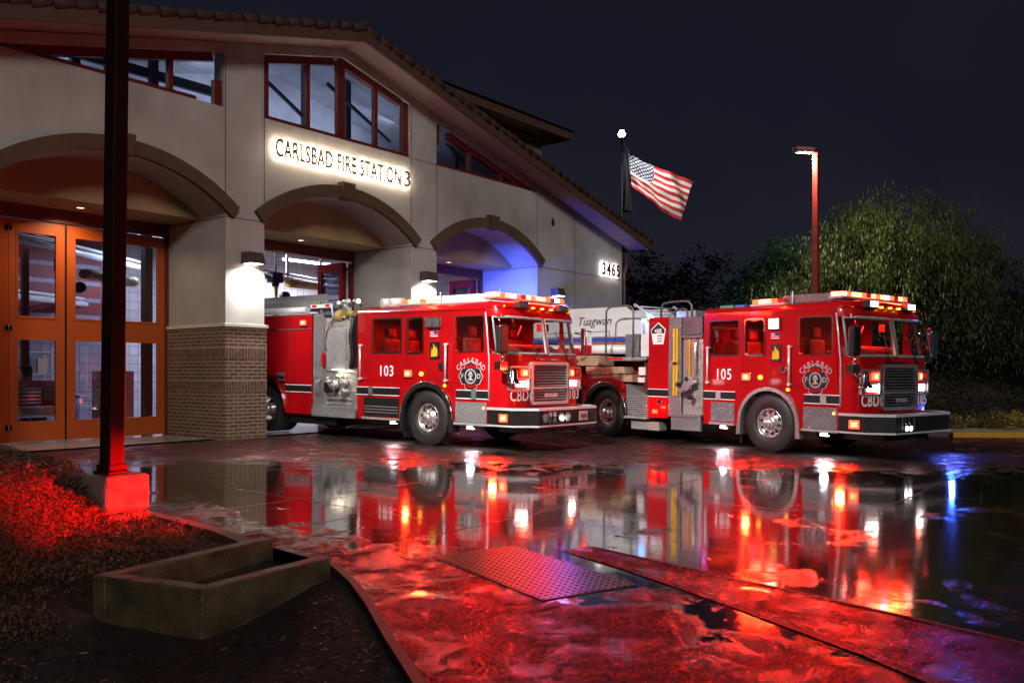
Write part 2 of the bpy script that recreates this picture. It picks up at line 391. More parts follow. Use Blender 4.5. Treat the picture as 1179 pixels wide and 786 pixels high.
# =================================================================== GROUND
def smooth(a, b, x):
    t = max(0, min(1, (x-a)/(b-a))); return t*t*(3-2*t)
EDGE = [(4.9, 16.0), (4.9, 10.5), (4.86, 8.8), (4.78, 7.3), (4.60, 6.4), (4.52, 5.35), (4.25, 4.8), (3.94, 4.29), (3.5, 3.63), (3.1, 3.0), (2.6, 2.2), (1.8, 1.2), (.6, .2), (-2, -1.0), (-12, -3)]
def edge_dist(x, y):
    """signed distance: positive inside the planted bed"""
    best = 1e9; sgn = 1
    p = Vector((x, y))
    for a, b in zip(EDGE, EDGE[1:]):
        a = Vector(a); b = Vector(b); d = b-a; t = max(0, min(1, (p-a).dot(d)/d.length_squared)); q = a+d*t
        l = (p-q).length
        if l < best:
            best = l; cr = d.x*(p.y-a.y)-d.y*(p.x-a.x); sgn = -1 if cr > 0 else 1
    return best*sgn
def cam_xy(X, Y): return (SF*X-CF*Y, CF*X+SF*Y)
def bedz(X, Y):
    xc, yc = cam_xy(X, Y)
    h = -.40 + .20*smooth(4.8, 8.0, yc) + .08*max(0, -xc-2.6) + .75*max(0, -xc-3.88+.5*(1-smooth(5.0, 8.0, yc)))
    if 2.9 < X < 4.7 and 5.2 < Y < 6.5 and edge_dist(X, Y) > -.2: h = min(h, -.36)
    h = min(h, .42+.05*math.sin(xc*2))
    d = edge_dist(X, Y)
    base = gz(Y)-.045
    k = smooth(0.0, .8, d)
    if 2.9 < X < 4.7 and 5.2 < Y < 6.45: return -.36
    return base*(1-k)+h*k + .018*noise.noise(Vector((X*3, Y*3, 0)))

mb = MB()
# far sheet reaching the horizon
mb.face([(-400, -400, -.42), (600, -400, -.42), (600, 600, -.42), (-400, 600, -.42)])
g = tag(mb.build('ground', pm('distant_ground', (.02, .019, .015), .9, var=.4, vs=.2)), kind='structure')

# concrete apron, built up to the bed's edge
GL1 = [(3.2, -3.0), (4.35, .2), (4.95, 1.46), (5.45, 2.55), (5.84, 3.50), (6.1, 4.3)]
def drive_sheet(x0, x1, y0, y1, n, dz, name, mat, inside):
    bm = MB(); vs = {}
    nx = int((x1-x0)/n); ny = int((y1-y0)/n)
    def v(i, j):
        if (i, j) not in vs:
            x = x0+i*n; y = y0+j*n; vs[i, j] = bm.bm.verts.new((x, y, gz(y)+dz))
        return vs[i, j]
    for i in range(nx):
        for j in range(ny):
            if inside(x0+(i+.5)*n, y0+(j+.5)*n):
                bm.bm.faces.new((v(i, j), v(i+1, j), v(i+1, j+1), v(i, j+1)))
    return tag(bm.build(name, mat), kind='structure')
# polygon apron
def poly_sheet(name, pts, dz, mat, step=None):
    bm = MB(); bm.tess([pts], lambda x, y: (x, y, gz(y)+dz)); return tag(bm.build(name, mat), kind='structure')
curbline = [p for p in EDGE if p[1] <= 16.0]
far = [(26.5, 16.0), (40, 16.0), (40, -30), (-12, -30)]
# the bed edge is straight in slope so the tessellated sheet stays planar (gz is linear for y < 16)
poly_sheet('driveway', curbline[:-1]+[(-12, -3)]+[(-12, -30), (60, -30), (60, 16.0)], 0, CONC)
# asphalt lane and gutter strip in the right foreground
L1 = [(6.10, 4.3), (5.84, 3.50), (5.45, 2.55), (4.95, 1.46), (4.2, .2), (3.0, -1.4), (1.0, -3.5)]
L2 = [(6.38, 4.2), (6.19, 3.14), (6.02, 2.2), (5.75, .79), (5.3, -.4), (4.6, -1.6), (2.6, -3.9)]
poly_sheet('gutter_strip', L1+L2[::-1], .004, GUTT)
def ribbon(line, w):
    v = [Vector(p) for p in line]; o = []
    for i, p in enumerate(v):
        d = (v[min(i+1, len(v)-1)]-v[max(i-1, 0)]).normalized(); o.append((p.x-d.y*w, p.y+d.x*w))
    return line+o[::-1]
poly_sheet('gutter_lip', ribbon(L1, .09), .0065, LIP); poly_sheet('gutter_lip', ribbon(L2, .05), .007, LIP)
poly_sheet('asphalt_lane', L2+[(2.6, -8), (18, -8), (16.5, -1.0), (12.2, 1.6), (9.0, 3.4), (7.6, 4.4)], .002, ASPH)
# joints between slabs: thin dark sealed grooves
mb = MB()
def groove(x0, y0, x1, y1, w=.016, dz=.004):
    a = Vector((x0, y0, 0)); b = Vector((x1, y1, 0)); d = (b-a).normalized(); n = Vector((-d.y, d.x, 0))*w/2
    P = [a-n, b-n, b+n, a+n]; mb.face([(p.x, p.y, gz(p.y)+dz) for p in P])
for x in (6.44, 9.5, 11.9, 14.2, 16.5, 19.2, 22.3, 25.5):
    groove(x, 15.95 if x > 5 else 6, x, 5.6 if x < 9 else (3.3 if x < 11 else -1.2))
for y in (13.4, 10.9, 8.3, 5.6, 2.83, .2):
    xa = 4.95 if y > 5 else (6.6 if y > 5 else 10.4 if y < 4 else 6.6)
    groove(xa, y, 33, y)
groove(4.72, 6.9, 6.44, 6.9); groove(4.2, 4.55, 5.9, 3.9)
tag(mb.build('slab_joints', pm('joint_sealant', (.012, .011, .010), .35), None), kind='structure')
# detectable warning panel with raised domes
C4 = [Vector((5.22, 4.99, 0)), Vector((6.00, 4.72, 0)), Vector((5.50, 3.20, 0)), Vector((4.72, 3.47, 0))]
mb = MB(); t = .006
mb.face([(p.x, p.y, gz(p.y)+t) for p in C4])
for a, b in zip(C4, C4[1:]+C4[:1]): mb.face([(a.x, a.y, gz(a.y)+t), (b.x, b.y, gz(b.y)+t), (b.x, b.y, gz(b.y)-.01), (a.x, a.y, gz(a.y)-.01)])
nu, nv = 14, 27
for i in range(nu):
    for j in range(nv):
        u = (i+.5)/nu; v = (j+.5)/nv
        p = (C4[0]*(1-u)+C4[1]*u)*(1-v)+(C4[3]*(1-u)+C4[2]*u)*v; z = gz(p.y)+t
        mb.cyl((p.x, p.y, z-.001), (p.x, p.y, z+.005), .015, .010, seg=8, smooth=False)
tag(mb.build('warning_panel', pm('truncated_dome_panel', (.06, .028, .012), .30, var=.3, spec=.7)),
    'wet rectangular warning panel of raised domes set into the wet driveway', 'tactile panel')

# bed terrain
mb = MB(); n = .16; vs = {}
def bv(i, j):
    if (i, j) not in vs:
        x = -8+i*n; y = -2.5+j*n; vs[i, j] = mb.bm.verts.new((x, y, bedz(x, y)))
    return vs[i, j]
for i in range(int(13/n)):
    for j in range(int(18.4/n)):
        x = -8+(i+.5)*n; y = -2.5+(j+.5)*n
        if edge_dist(x, y) > -.12:
            f = mb.bm.faces.new((bv(i, j), bv(i+1, j), bv(i+1, j+1), bv(i, j+1))); f.smooth = True
tag(mb.build('mulch_bed', SOIL), kind='structure')
# curb along the bed
mb = MB()
def strip(mb, line, w, z0, z1):
    pts = [Vector((x, y, 0)) for x, y in line]
    out = []
    for i, p in enumerate(pts):
        d = ((pts[min(i+1, len(pts)-1)]-pts[max(i-1, 0)])).normalized(); n = Vector((d.y, -d.x, 0))*-1
        out.append((p, p-n*w if False else p+Vector((-d.y, d.x, 0))*-w))
    for (a, b), (c, d) in zip(out, out[1:]):
        def q(p, z): return (p.x, p.y, gz(p.y)+z)
        mb.face([q(a, z1), q(c, z1), q(d, z1), q(b, z1)]); mb.face([q(a, z0), q(c, z0), q(c, z1), q(a, z1)]); mb.face([q(b, z0), q(d, z0), q(d, z1), q(b, z1)])
strip(mb, [(4.9, 15.9)]+EDGE[1:5], .13, -.2, .012)
strip(mb, EDGE[5:13], .06, -.35, .014)
tag(mb.build('curb', CURBC), kind='structure')

# concrete drain channel walls (the U in the left foreground)
mb = MB()
def wallseg(a, b, w, ztop, zb, side=1):
    a = Vector((*a, 0)); b = Vector((*b, 0)); d = (b-a).normalized(); n = Vector((-d.y, d.x, 0))*w*side
    P = [a, b, b+n, a+n]
    vs = [mb.bm.verts.new((p.x, p.y, zb)) for p in P]+[mb.bm.verts.new((p.x, p.y, ztop)) for p in P]
    for q in ((0,1,2,3),(4,5,6,7),(0,1,5,4),(1,2,6,5),(2,3,7,6),(3,0,4,7)): mb.bm.faces.new([vs[k] for k in q])
PT = -.035
wallseg((2.95, 6.10), (4.58, 6.40), .13, PT, -.6, -1)
wallseg((4.40, 5.27), (3.20, 5.12), .13, PT-.002, -.7, -1)
wallseg((3.20, 5.118), (2.95, 6.102), .13, PT+.002, -.7, -1)
pl = mb.build('drain_channel', PLANTC, None, bevel=.012)
tag(pl, 'low U-shaped concrete channel wall beside the dark planting bed', 'channel')
mb = MB(); mb.tess([[(3.04, 6.04), (3.26, 5.20), (4.45, 5.34), (4.58, 6.32)]], lambda x, y: (x, y, -.26+.05*smooth(3.8, 4.5, x)))
mb.build('channel_floor', pm('wet_channel_floor', (.03, .028, .025), .18, var=.4, spec=.8), pl)

# chips and loose stones on the mulch
mb = MB(); rnd = random.Random(3)
for k in range(9000):
    xc = rnd.uniform(-5.5, -.4); yc = rnd.uniform(3.7, 9.5); X, Y = W(xc, yc)
    if edge_dist(X, Y) < .10: continue
    if 2.8 < X < 4.6 and 5.0 < Y < 6.5: continue
    z = bedz(X, Y); s = rnd.uniform(.006, .026); a = rnd.uniform(0, 6.28); tl = rnd.uniform(-.6, .6)
    c = Vector((X, Y, z+.004)); u = Vector((math.cos(a), math.sin(a), tl))*s; v = Vector((-math.sin(a), math.cos(a), rnd.uniform(-.5, .5)))*s*.4
    mb.face([c-u-v, c+u-v, c+u+v, c-u+v])
tag(mb.build('mulch_chips', pm('wet_bark_chips', (.035, .018, .012), .3, var=.8, vs=20, spec=.8), None), 'scattered wet bark chips over the dark bed', 'mulch', kind='stuff')
# ground cover on the mound: tiny leaves
mb = MB()
cnt = 0
for k in range(120000):
    xc = rnd.uniform(-6.6, -1.6); yc = rnd.uniform(4.2, 11.5); X, Y = W(xc, yc)
    d = edge_dist(X, Y)
    if d < .16 or X < -7: continue
    # grows on the mound to the left, leaves the lower right as bare mulch
    m = smooth(-2.75, -3.25, xc + .35*noise.noise(Vector((X*1.6, Y*1.6, 3)))) if False else smooth(2.85, 3.35, -xc + .45*noise.noise(Vector((X*1.6, Y*1.6, 3))) + .16*max(0, yc-7.2))
    if rnd.random() > m*.95: continue
    if 2.7 < X < 4.65 and 4.9 < Y < 6.55: continue
    z = bedz(X, Y); hgt = .05+.10*max(0, noise.noise(Vector((X*2.2, Y*2.2, 9)))+.45)
    zz = z + rnd.uniform(.15, 1)*hgt
    s = rnd.uniform(.007, .017); a = rnd.uniform(0, 6.28)
    u = Vector((math.cos(a), math.sin(a), rnd.uniform(.2, 1.1))).normalized()*s*1.5; v = Vector((-math.sin(a), math.cos(a), rnd.uniform(-.4, .4))).normalized()*s*.6
    c = Vector((X, Y, zz)); mb.face([c-u, c+v, c+u, c-v]); cnt += 1
tag(mb.build('ground_cover', pm('ground_cover_leaf', (.11, .06, .028), .45, var=.6, vs=8, spec=.6), None, recalc=False), 'low leafy ground cover on the mound', 'ground cover', kind='stuff')

# =================================================================== STATION
ST = thing('fire_station', 'beige stucco fire station with three arched engine bays and a shallow tiled gable', 'fire station', (0, 0, 0))
XL, XR, XC = 1.0, 26.45, 13.73
APEXZ, PITCH = 9.13, .25
def rz(x): return APEXZ-PITCH*abs(x-XC)
BAYS = [(6.04, 10.54), (11.5, 16.0), (16.96, 21.46)]
SPR, AR, AC = 4.75, 3.56, 1.99
def arc(xc, r, a0, a1, n=24): return [(xc+r*math.sin(R(a0+(a1-a0)*i/n)), AC+r*math.cos(R(a0+(a1-a0)*i/n))) for i in range(n+1)]
out = [(XL, 0)]
for a, b in BAYS:
    out += [(a, 0)] + arc((a+b)/2, AR, -39.2, 39.2) + [(b, 0)]
out += [(XR, 0), (XR, rz(XR)-.02), (XC, rz(XC)-.02), (XL, rz(XL)-.02)]
SILL = 6.95
HD = .22
def clear(xa, xb):  # clerestory opening outline under the roof slope
    pts = [(xa, SILL), (xb, SILL)]
    if xa < XC < xb: pts += [(xb, rz(xb)-HD), (XC, rz(XC)-HD), (xa, rz(xa)-HD)]
    elif xb < XC: pts += [(xb, rz(xb)-HD)]
    else: pts += [(xa, rz(xa)-HD)]
    return pts
xlo = XC-(APEXZ-HD-SILL)/PITCH; xhi = 2*XC-xlo
W1 = clear(xlo+.02, 10.50); W2 = clear(11.5, 15.96); W3 = clear(16.96, xhi-.02)
holes = [W1, W2, W3]
mb = MB(); FY = 16.0
mb.tess([out]+holes, yplane(FY)); mb.tess([out]+holes, yplane(FY+.35))
for l in holes:
    for i in range(len(l)):
        a, b = l[i], l[(i+1) % len(l)]; mb.face([(a[0], FY, a[1]), (b[0], FY, b[1]), (b[0], FY+.35, b[1]), (a[0], FY+.35, a[1])])
# arch barrels and reveals
for a, b in BAYS:
    A = arc((a+b)/2, AR, -39.2, 39.2)
    for p, q in zip(A, A[1:]): mb.face([(p[0], FY, p[1]), (q[0], FY, q[1]), (q[0], FY+1.0, q[1]), (p[0], FY+1.0, p[1])])
    for x in (a, b): mb.face([(x, FY, 0), (x, FY+2.3, 0), (x, FY+2.3, 4.75), (x, FY, 4.75)])
# sides and back of the building shell
mb.box(XL, XL+.3, FY+.36, 44, 0, rz(XL)-.05); mb.box(XR-.3, XR, FY+.36, 44, 0, rz(XR)-.05)
mb.build('wall', STUCCO, ST)
# header panels set back in each arch
mb = MB()
for a, b in BAYS:
    A = arc((a+b)/2, AR, -39.2, 39.2)
    mb.plate([[(a, 4.715)]+A+[(b, 4.715)]], yplane(FY+1.002), (0, 1.25, 0))
mb.split('arch_header', HEADER, ST)
# arch trims
for a, b in BAYS:
    mb = MB(); xc = (a+b)/2
    inner = arc(xc, AR-.004, -41.2, 41.2); outer = arc(xc, AR+.27, -41.2, 41.2)
    mb.plate([inner+outer[::-1]], yplane(FY-.12), (0, .118, 0))
    t = mb.build('arch_trim', TRIM, ST, bevel=.015)
    mb = MB(); mb.plate([[(xc-.15, 5.50), (xc+.15, 5.50), (xc+.20, 5.90), (xc-.20, 5.90)]], yplane(FY-.20), (0, .198, 0)); mb.build('keystone', TRIM, t, bevel=.01)
# brick wainscot and caps on the piers
piers = [(XL, 6.04), (10.54, 11.5), (16.0, 16.96), (21.46, XR)]
mb = MB(); mc = MB()
for i, (a, b) in enumerate(piers):
    lo, hi = (a-.035 if i else a), (b+.035 if i < 3 else b)
    mb.box(lo, hi, FY-.035, FY+2.24, -.15, 2.36)
    mc.box(lo-(.03 if i else 0), hi+(.03 if i < 3 else 0), FY-.07, FY+2.235, 2.362, 2.44)
mb.split('brick_base', BRICK, ST); mc.split('base_cap', CAPM, ST, bevel=.012)
# soldier courses in the brick: rows of upright bricks
SOLD = pm('soldier_brick', (.12, .06, .036), .8, var=.5, vs=11); SMORT = pm('course_mortar', (.30, .25, .20), .85)
for (a, b) in piers[1:3]:
    for z0 in (1.02, 1.72):
        mb = MB()
        k = a-.03
        while k < b+.02:
            mb.box(k, k+.066, FY-.041, FY-.03, z0, z0+.20); k += .078
        k = FY-.03
        while k < FY+2.2:
            mb.box(a-.041, a-.03, k, k+.066, z0, z0+.20); k += .078
        mb.build('soldier_course', SOLD, ST)
    mb = MB(); [mb.box(a-.0375, b+.034, FY-.0375, FY+2.2, z0-.012, z0+.212) for z0 in (1.02, 1.72)]; mb.split('mortar_band', SMORT, ST)
# control joints
mb = MB()
for x in (6.04, 10.54, 11.5, 16.0, 16.96, 21.46):
    top = min(rz(x)-.3, 9); z0 = 5.0 if x in (10.54, 11.5, 16.0, 16.96, 21.46, 6.04) else 2.5
    mb.box(x-.009, x+.009, FY-.003, FY+.02, z0, top)
mb.box(23.5, 23.518, FY-.003, FY+.02, 2.5, rz(23.5)-.2)
for a, b in ((16.0, 16.96), (10.54, 11.5)): mb.box(a+.01, b-.01, FY-.004, FY+.02, 6.94, 6.955) if a > 12 else None
for (a, b) in piers:
    mb.box(a, b, FY-.0035, FY+.01, 4.665, 4.683)
    mb.box(a-.004, a+.01, FY, FY+2.2, 4.665, 4.683)
mb.split('control_joint', JOINT, ST)
# doors -------------------------------------------------------------
DY = FY+2.24
mb = MB()
for a, b in BAYS:
    mb.box(a+.002, b-.002, DY-.05, DY+.12, 4.44, 4.712)
    mb.box(a+.002, a+.075, DY-.04, DY+.12, 0, 4.438); mb.box(b-.075, b-.002, DY-.04, DY+.12, 0, 4.438)
mb.split('door_frame', MAROON, ST, bevel=.006)
def leaf(w, parent, M, mat, hinge_left=True):
    mb = MB(); h0, h1 = .03, 4.42; c = w/2
    hol = [rrect(c-.36, c+.36, .43, 2.05, .01, 1), rrect(c-.36, c+.36, 2.52, 4.17, .01, 1)]
    mb.plate([[(0, h0), (w, h0), (w, h1), (0, h1)]]+hol, lambda u, v: (u, 0, v), (0, .055, 0))
    # pressed edge mouldings
    for (z0, z1) in ((.43, 2.05), (2.52, 4.17)):
        for q in ((c-.40, c-.362, z0-.04, z1+.04), (c+.362, c+.40, z0-.04, z1+.04)): mb.box(q[0], q[1], -.008, -.001, q[2], q[3])
        mb.box(c-.36, c+.36, -.008, -.001, z0-.04, z0-.002); mb.box(c-.36, c+.36, -.008, -.001, z1+.002, z1+.04)
    o = mb.build('folding_door', mat, parent, bevel=.003); o.matrix_basis = M
    g = MB(); [g.box(c-.358, c+.358, .024, .030, z0+.003, z1-.003) for z0, z1 in ((.43, 2.05), (2.52, 4.17))]
    g.build('door_glass', GLASSB, o)
    hh = MB()
    x = -.004 if hinge_left else w+.004
    for z in (.32, 2.28, 4.24):
        hh.cyl((x, -.02, z-.07), (x, -.02, z+.07), .014, seg=8); hh.box(x-.06, x+.06, -.012, -.002, z-.045, z+.045)
    hh.build('hinge', ALU, o)
    return o
a0 = 6.04+.08; lw = (4.5-.16-.05)/4
xs = [a0, a0+lw+.004, a0+2*lw+.046, a0+3*lw+.05]
for i, x in enumerate(xs): leaf(lw-.004, ST, Matrix.Translation((x, DY, 0)), ORANGE, i in (1, 3))
sl = MB(); sl.box(a0+2*lw+.004, a0+2*lw+.044, DY+.004, DY+.05, .03, 4.42); sl.build('astragal', BLACK, ST)
LEAFM = pm('cool_lit_door_leaf', (.20, .022, .030), .95, spec=.03)  # same doors as the orange ones, cool bay light put into the colour
# bays 2 and 3: leaves folded inwards along each jamb
for a, b in BAYS[1:]:
    for s, x in ((1, a+.10), (-1, b-.10)):
        for k in (0, 1):
            xx = x+s*(.02+.085*k)
            M = Matrix.Translation((xx, DY+.14, 0)) @ Matrix.Rotation(R(90), 4, 'Z')
            leaf(lw-.02, ST, M, LEAFM, k == 0)
# clerestory frames + glass ------------------------------------------
def bar(mb, p, q, w, y0, y1):
    p = Vector((p[0], 0, p[1])); q = Vector((q[0], 0, q[1])); d = (q-p).normalized(); n = Vector((-d.z, 0, d.x))*w/2
    P = [p-n, q-n, q+n, p+n]
    a = [mb.bm.verts.new((v.x, y0, v.z)) for v in P]; b = [mb.bm.verts.new((v.x, y1, v.z)) for v in P]
    for i in range(4): mb.bm.faces.new((a[i], a[(i+1) % 4], b[(i+1) % 4], b[i]))
    mb.bm.faces.new(a); mb.bm.faces.new(b[::-1])
for l, mull in ((W1, (6.9, 8.1, 9.35)), (W2, (12.75, XC, 14.85)), (W3, (18.4, 19.8))):
    mb = MB()
    n = len(l)
    for i in range(n):
        p, q = l[i], l[(i+1) % n]
        cx = sum(v[0] for v in l)/n; cz = sum(v[1] for v in l)/n
        wdt = .09 if i == 0 else .17
        P = Vector(p); Q = Vector(q); d = (Q-P).normalized(); nn = Vector((-d.y, d.x))
        if nn.dot(Vector((cx, cz))-P) < 0: nn = -nn
        P = P+nn*(wdt/2+.003); Q = Q+nn*(wdt/2+.003)
        sl_ = .1 if i == 0 else (.0 if abs(d.x) < .1 else .25)
        bar(mb, (P.x+d.x*sl_, P.y+d.y*sl_), (Q.x-d.x*(.6 if (n == 3 and i != 0) or (n == 3) else .05), Q.y-d.y*(.6 if n == 3 else .05)) if n == 3 else (Q.x, Q.y), wdt, FY+.06+.004*i, FY+.20+.004*i)
    for x in mull: bar(mb, (x, SILL+.03), (x, rz(x)-HD-.05), .10 if x != XC else .22, FY+.07, FY+.19)
    fr = mb.build('clerestory_frame', MAROON, ST)
    mb = MB(); mb.tess([l], yplane(FY+.13)); mb.build('clerestory_glass', GLASSC, fr)
# roof ---------------------------------------------------------------
RY0, RY1 = 15.22, 44.5
EX0, EX1 = XL-.6, XR+.62
def roofslab(mb, x0, x1, y0, y1, dz0, dz1):
    P = [(x0, rz(x0)), (XC, rz(XC)), (x1, rz(x1))]
    lo = [(x, z+dz0) for x, z in P]; hi = [(x, z+dz1) for x, z in P][::-1]
    mb.plate([lo+hi], yplane(y0), (0, y1-y0, 0))
mb = MB(); roofslab(mb, EX0, EX1, RY0+.05, RY1, .0, .12); rf = mb.build('roof', SOFFIT, ST)
mb = MB(); roofslab(mb, EX0-.03, EX1+.03, RY0-.02, RY0+.048, -.04, .25); 
mb.box(EX1+.005, EX1+.05, RY0+.05, RY1, rz(EX1)-.04, rz(EX1)+.22)
mb.build('fascia', FASCIA, rf)
mb = MB(); rnd = random.Random(9)
for s in (-1, 1):
    x = 0
    L = (EX1-XC)/math.cos(math.atan(PITCH)) if s > 0 else (XC-EX0)/math.cos(math.atan(PITCH))
    ang = math.atan(PITCH)
    k = 0.0
    while k < L:
        ln = .38+rnd.uniform(-.03, .03); w = .10
        p0 = Vector((XC+s*k*math.cos(ang), 0, APEXZ-k*math.sin(ang)+.29)); p1 = Vector((XC+s*(k+ln+.06)*math.cos(ang), 0, APEXZ-(k+ln+.06)*math.sin(ang)+.27+rnd.uniform(-.01, .02)))
        for row in range(3):
            y = RY0-.0+.02+row*.27+rnd.uniform(-.02, .02)
            mb.cyl(Vector((p0.x, y, p0.z)), Vector((p1.x, y, p1.z)), .085, .115, seg=10)
        k += ln
    # broad tile field behind
    mb.face([(XC, RY0, APEXZ+.255), (XC+s*L*math.cos(ang), RY0, APEXZ-L*math.sin(ang)+.255), (XC+s*L*math.cos(ang), RY1, APEXZ-L*math.sin(ang)+.255), (XC, RY1, APEXZ+.255)])
for k in range(80): mb.cyl((XC, RY0+k*.36, APEXZ+.33), (XC, RY0+k*.36+.4, APEXZ+.34), .13, .15, seg=10)
mb.build('roof_tiles', TILE, rf)
# lower wing beyond the right end with its own little eave
mb = MB(); mb.box(XR+.01, XR+.12, 17.4, 24, 0, 4.75); mb.build('downspout_panel', STUCCO, ST)
mb = MB()
mb.tube([(26.62, 15.9, 5.6), (26.58, 15.9, 5.1), (26.52, 15.93, 4.9), (26.52, 15.93, .2)], .05, 8); mb.build('downspout', FASCIA, ST)
# roof tower ---------------------------------------------------------
mb = MB(); mb.box(19.9, 25.6, 18.9, 24, 6.2, 9.93)
tw = mb.build('tower_wall', pm('tower_stucco', (.20, .18, .15), .85), ST)
mb = MB(); mb.box(19.15, 26.35, 18.05, 24.8, 9.93, 10.24); mb.build('tower_eave', FASCIA, tw, bevel=.01)
mb = MB(); a = [(19.05, 17.95, 10.242), (26.45, 17.95, 10.242), (26.45, 24.9, 10.242), (19.05, 24.9, 10.242)]; r0 = (21.9, 21.4, 11.3); r1 = (23.6, 21.4, 11.3)
mb.face([a[0], a[1], r1, r0]); mb.face([a[1], a[2], r1]); mb.face([a[2], a[3], r0, r1]); mb.face([a[3], a[0], r0]); mb.build('tower_roof', TILE, tw)
mb = MB(); mb.box(22.6, 24.6, 18.87, 18.895, 8.6, 9.55); mb.build('tower_window', pm('dim_lit_window', (.1, .09, .05), .3, em=(.9, .62, .18), es=.10), tw)
mb = MB(); [mb.box(x, x+.08, 18.84, 18.89, 8.5, 9.65) for x in (22.55, 23.55, 24.55)]; mb.box(22.55, 24.63, 18.842, 18.888, 9.55, 9.65); mb.build('window_frame', BLACK, tw)
# interior -----------------------------------------------------------
mb = MB(); mb.face([(XL+.31, FY+.36, .004), (XR-.31, FY+.36, .004), (XR-.31, 36, .004), (XL+.31, 36, .004)]); mb.build('bay_floor', INTF, ST)
mb = MB(); mb.face([(XL+.31, DY+.2, 5.75), (XR-.31, DY+.2, 5.75), (XR-.31, 36, 5.75), (XL+.31, 36, 5.75)])
for x in (8, 12.5, 17, 21.5): mb.box(x, x+.22, DY+.3, 35.9, 5.35, 5.74)
mb.build('bay_ceiling', INTC, ST)
mb = MB(); mb.box(XL+.31, XR-.31, 35.6, 35.8, 0, 5.74); mb.box(XR-.36, XR-.305, DY+.2, 35.5, .01, 5.7); mb.box(XL+.31, XL+.36, DY+.2, 35.5, .01, 5.7); 
mb.build('bay_wall', TILEW, ST)
mb = MB()
mb.box(XL+.31, XR-.31, DY+.13, DY+.18, 4.73, 5.74)
for x in (3, 7.4, 12, 16.8, 21): mb.box(x, x+2.6, 35.5, 35.59, .05, 4.3)
mb.box(9.3, 16.0, 35.48, 35.585, 4.5, 5.4)
mb.split('rear_door', INTR, ST)
# upper room behind the clerestory
mb = MB(); mb.face([(XL+.4, 18.6, 5.8), (XR-.4, 18.6, 5.8), (XR-.4, 18.6, rz(XR)), (XC, 18.6, rz(XC)), (XL+.4, 18.6, rz(XL))])
mb.face([(XL+.4, 16.4, 6.6), (XR-.4, 16.4, 6.6), (XR-.4, 18.6, 6.6), (XL+.4, 18.6, 6.6)])
mb.face([(XL+.4, 16.4, rz(XL+.4)-.1), (XC, 16.4, rz(XC)-.1), (XC, 18.6, rz(XC)-.1), (XL+.4, 18.6, rz(XL+.4)-.1)]); mb.face([(XC, 16.4, rz(XC)-.1), (XR-.4, 16.4, rz(XR-.4)-.1), (XR-.4, 18.6, rz(XR-.4)-.1), (XC, 18.6, rz(XC)-.1)])
mb.build('upper_room', pm('upper_room_plaster', (.36, .37, .42), .8), ST)
mb = MB()
for x in (7.8, 9.4, 12.1, 13.3, 14.6, 16.6, 18.7): mb.box(x, x+.16, 16.9, 17.05, 6.6, rz(x)-.1)
mb.box(6, 12, 17.2, 17.3, 7.55, 7.75); mb.box(12.3, 20, 17.4, 17.5, 7.3, 7.38)
for x0, x1 in ((11.4, 13.2), (13.9, 16.0), (17.2, 19.0)): mb.tube([(x0, 16.8, 8.5), (x1, 16.8, 7.5)], .05, 6)
mb.split('roof_brace', pm('steel_brace', (.05, .05, .07), .4), ST)
# recessed downlights (parts of the header soffit)
for a, b in BAYS:
    c = (a+b)/2; mb = MB(); mb.lathe([(0, .10), (-.012, .10), (-.012, .075), (.0, .075)], (c, FY+1.62, 4.712), 'Z', 20); 
    t_ = mb.build('downlight', ALU, ST); mb = MB(); mb.cyl((c, FY+1.62, 4.705), (c, FY+1.62, 4.71), .073, seg=18); mb.build('lens', emis('downlight_lens', (1, .8, .5), 3) if 'downlight_lens' not in MAT else MAT['downlight_lens'], t_)

# sign ----------------------------------------------------------------
mb = MB(); M = frame((13.67, FY-.105, 6.33), (1, 0, 0), (0, 0, 1)); 
FULL = 'CARLSBAD FIRE STATION'
mb.text(FULL, .56, M, ext=.012, off=.004, space=1.06, sx=1.0)
sg = mb.build('station_sign', pm('bronze_letters', (.10, .055, .025), .6))
tag(sg, 'long halo-lit lettering reading CARLSBAD FIRE STATION 3 above the middle arch', 'sign')
bb = [Vector(v.co) for v in sg.data.vertices]; x0 = min(v.x for v in bb); x1 = max(v.x for v in bb)
sxx = (15.52-11.72)/(x1-x0)
for v in sg.data.vertices: v.co.x = 11.72+(v.co.x-x0)*sxx
mb = MB(); mb.text(FULL, .56, frame((13.67, FY-.088, 6.33), (1, 0, 0), (0, 0, 1)), ext=.003, off=-.006, space=1.06)
hl = mb.build('halo_lamps', emis('sign_led', (1, .84, .62), 85), sg)
bb = [v.co.x for v in hl.data.vertices]; x0 = min(bb); x1 = max(bb)
for v in hl.data.vertices: v.co.x = 11.725+(v.co.x-x0)*(15.515-11.725)/(x1-x0)
def addto(o, y, ext, off):
    mb = MB(); mb.bm.from_mesh(o.data); mb.text('3', .56, frame((15.76, y, 6.33), (1, 0, 0), (0, 0, 1)), ext=ext, off=off, sx=1.0)
    bmesh.ops.recalc_face_normals(mb.bm, faces=mb.bm.faces[:]); mb.bm.to_mesh(o.data); mb.bm.free()
addto(sg, FY-.105, .012, .004); addto(hl, FY-.088, .003, -.006)
mb = MB(); mb.text('3465', .55, frame((25.6, FY-.09, 4.93), (1, 0, 0), (0, 0, 1)), ext=.012, off=.014, space=1.1)
ad = mb.build('address_number', pm('dark_numerals', (.10, .03, .025), .5)); tag(ad, 'halo-lit house number 3465 near the right corner of the wall', 'sign')
mb = MB(); mb.text('3465', .55, frame((25.6, FY-.073, 4.93), (1, 0, 0), (0, 0, 1)), ext=.003, off=-.010, space=1.1); mb.build('halo_lamps', emis('number_led', (1, .95, .98), 80), ad)

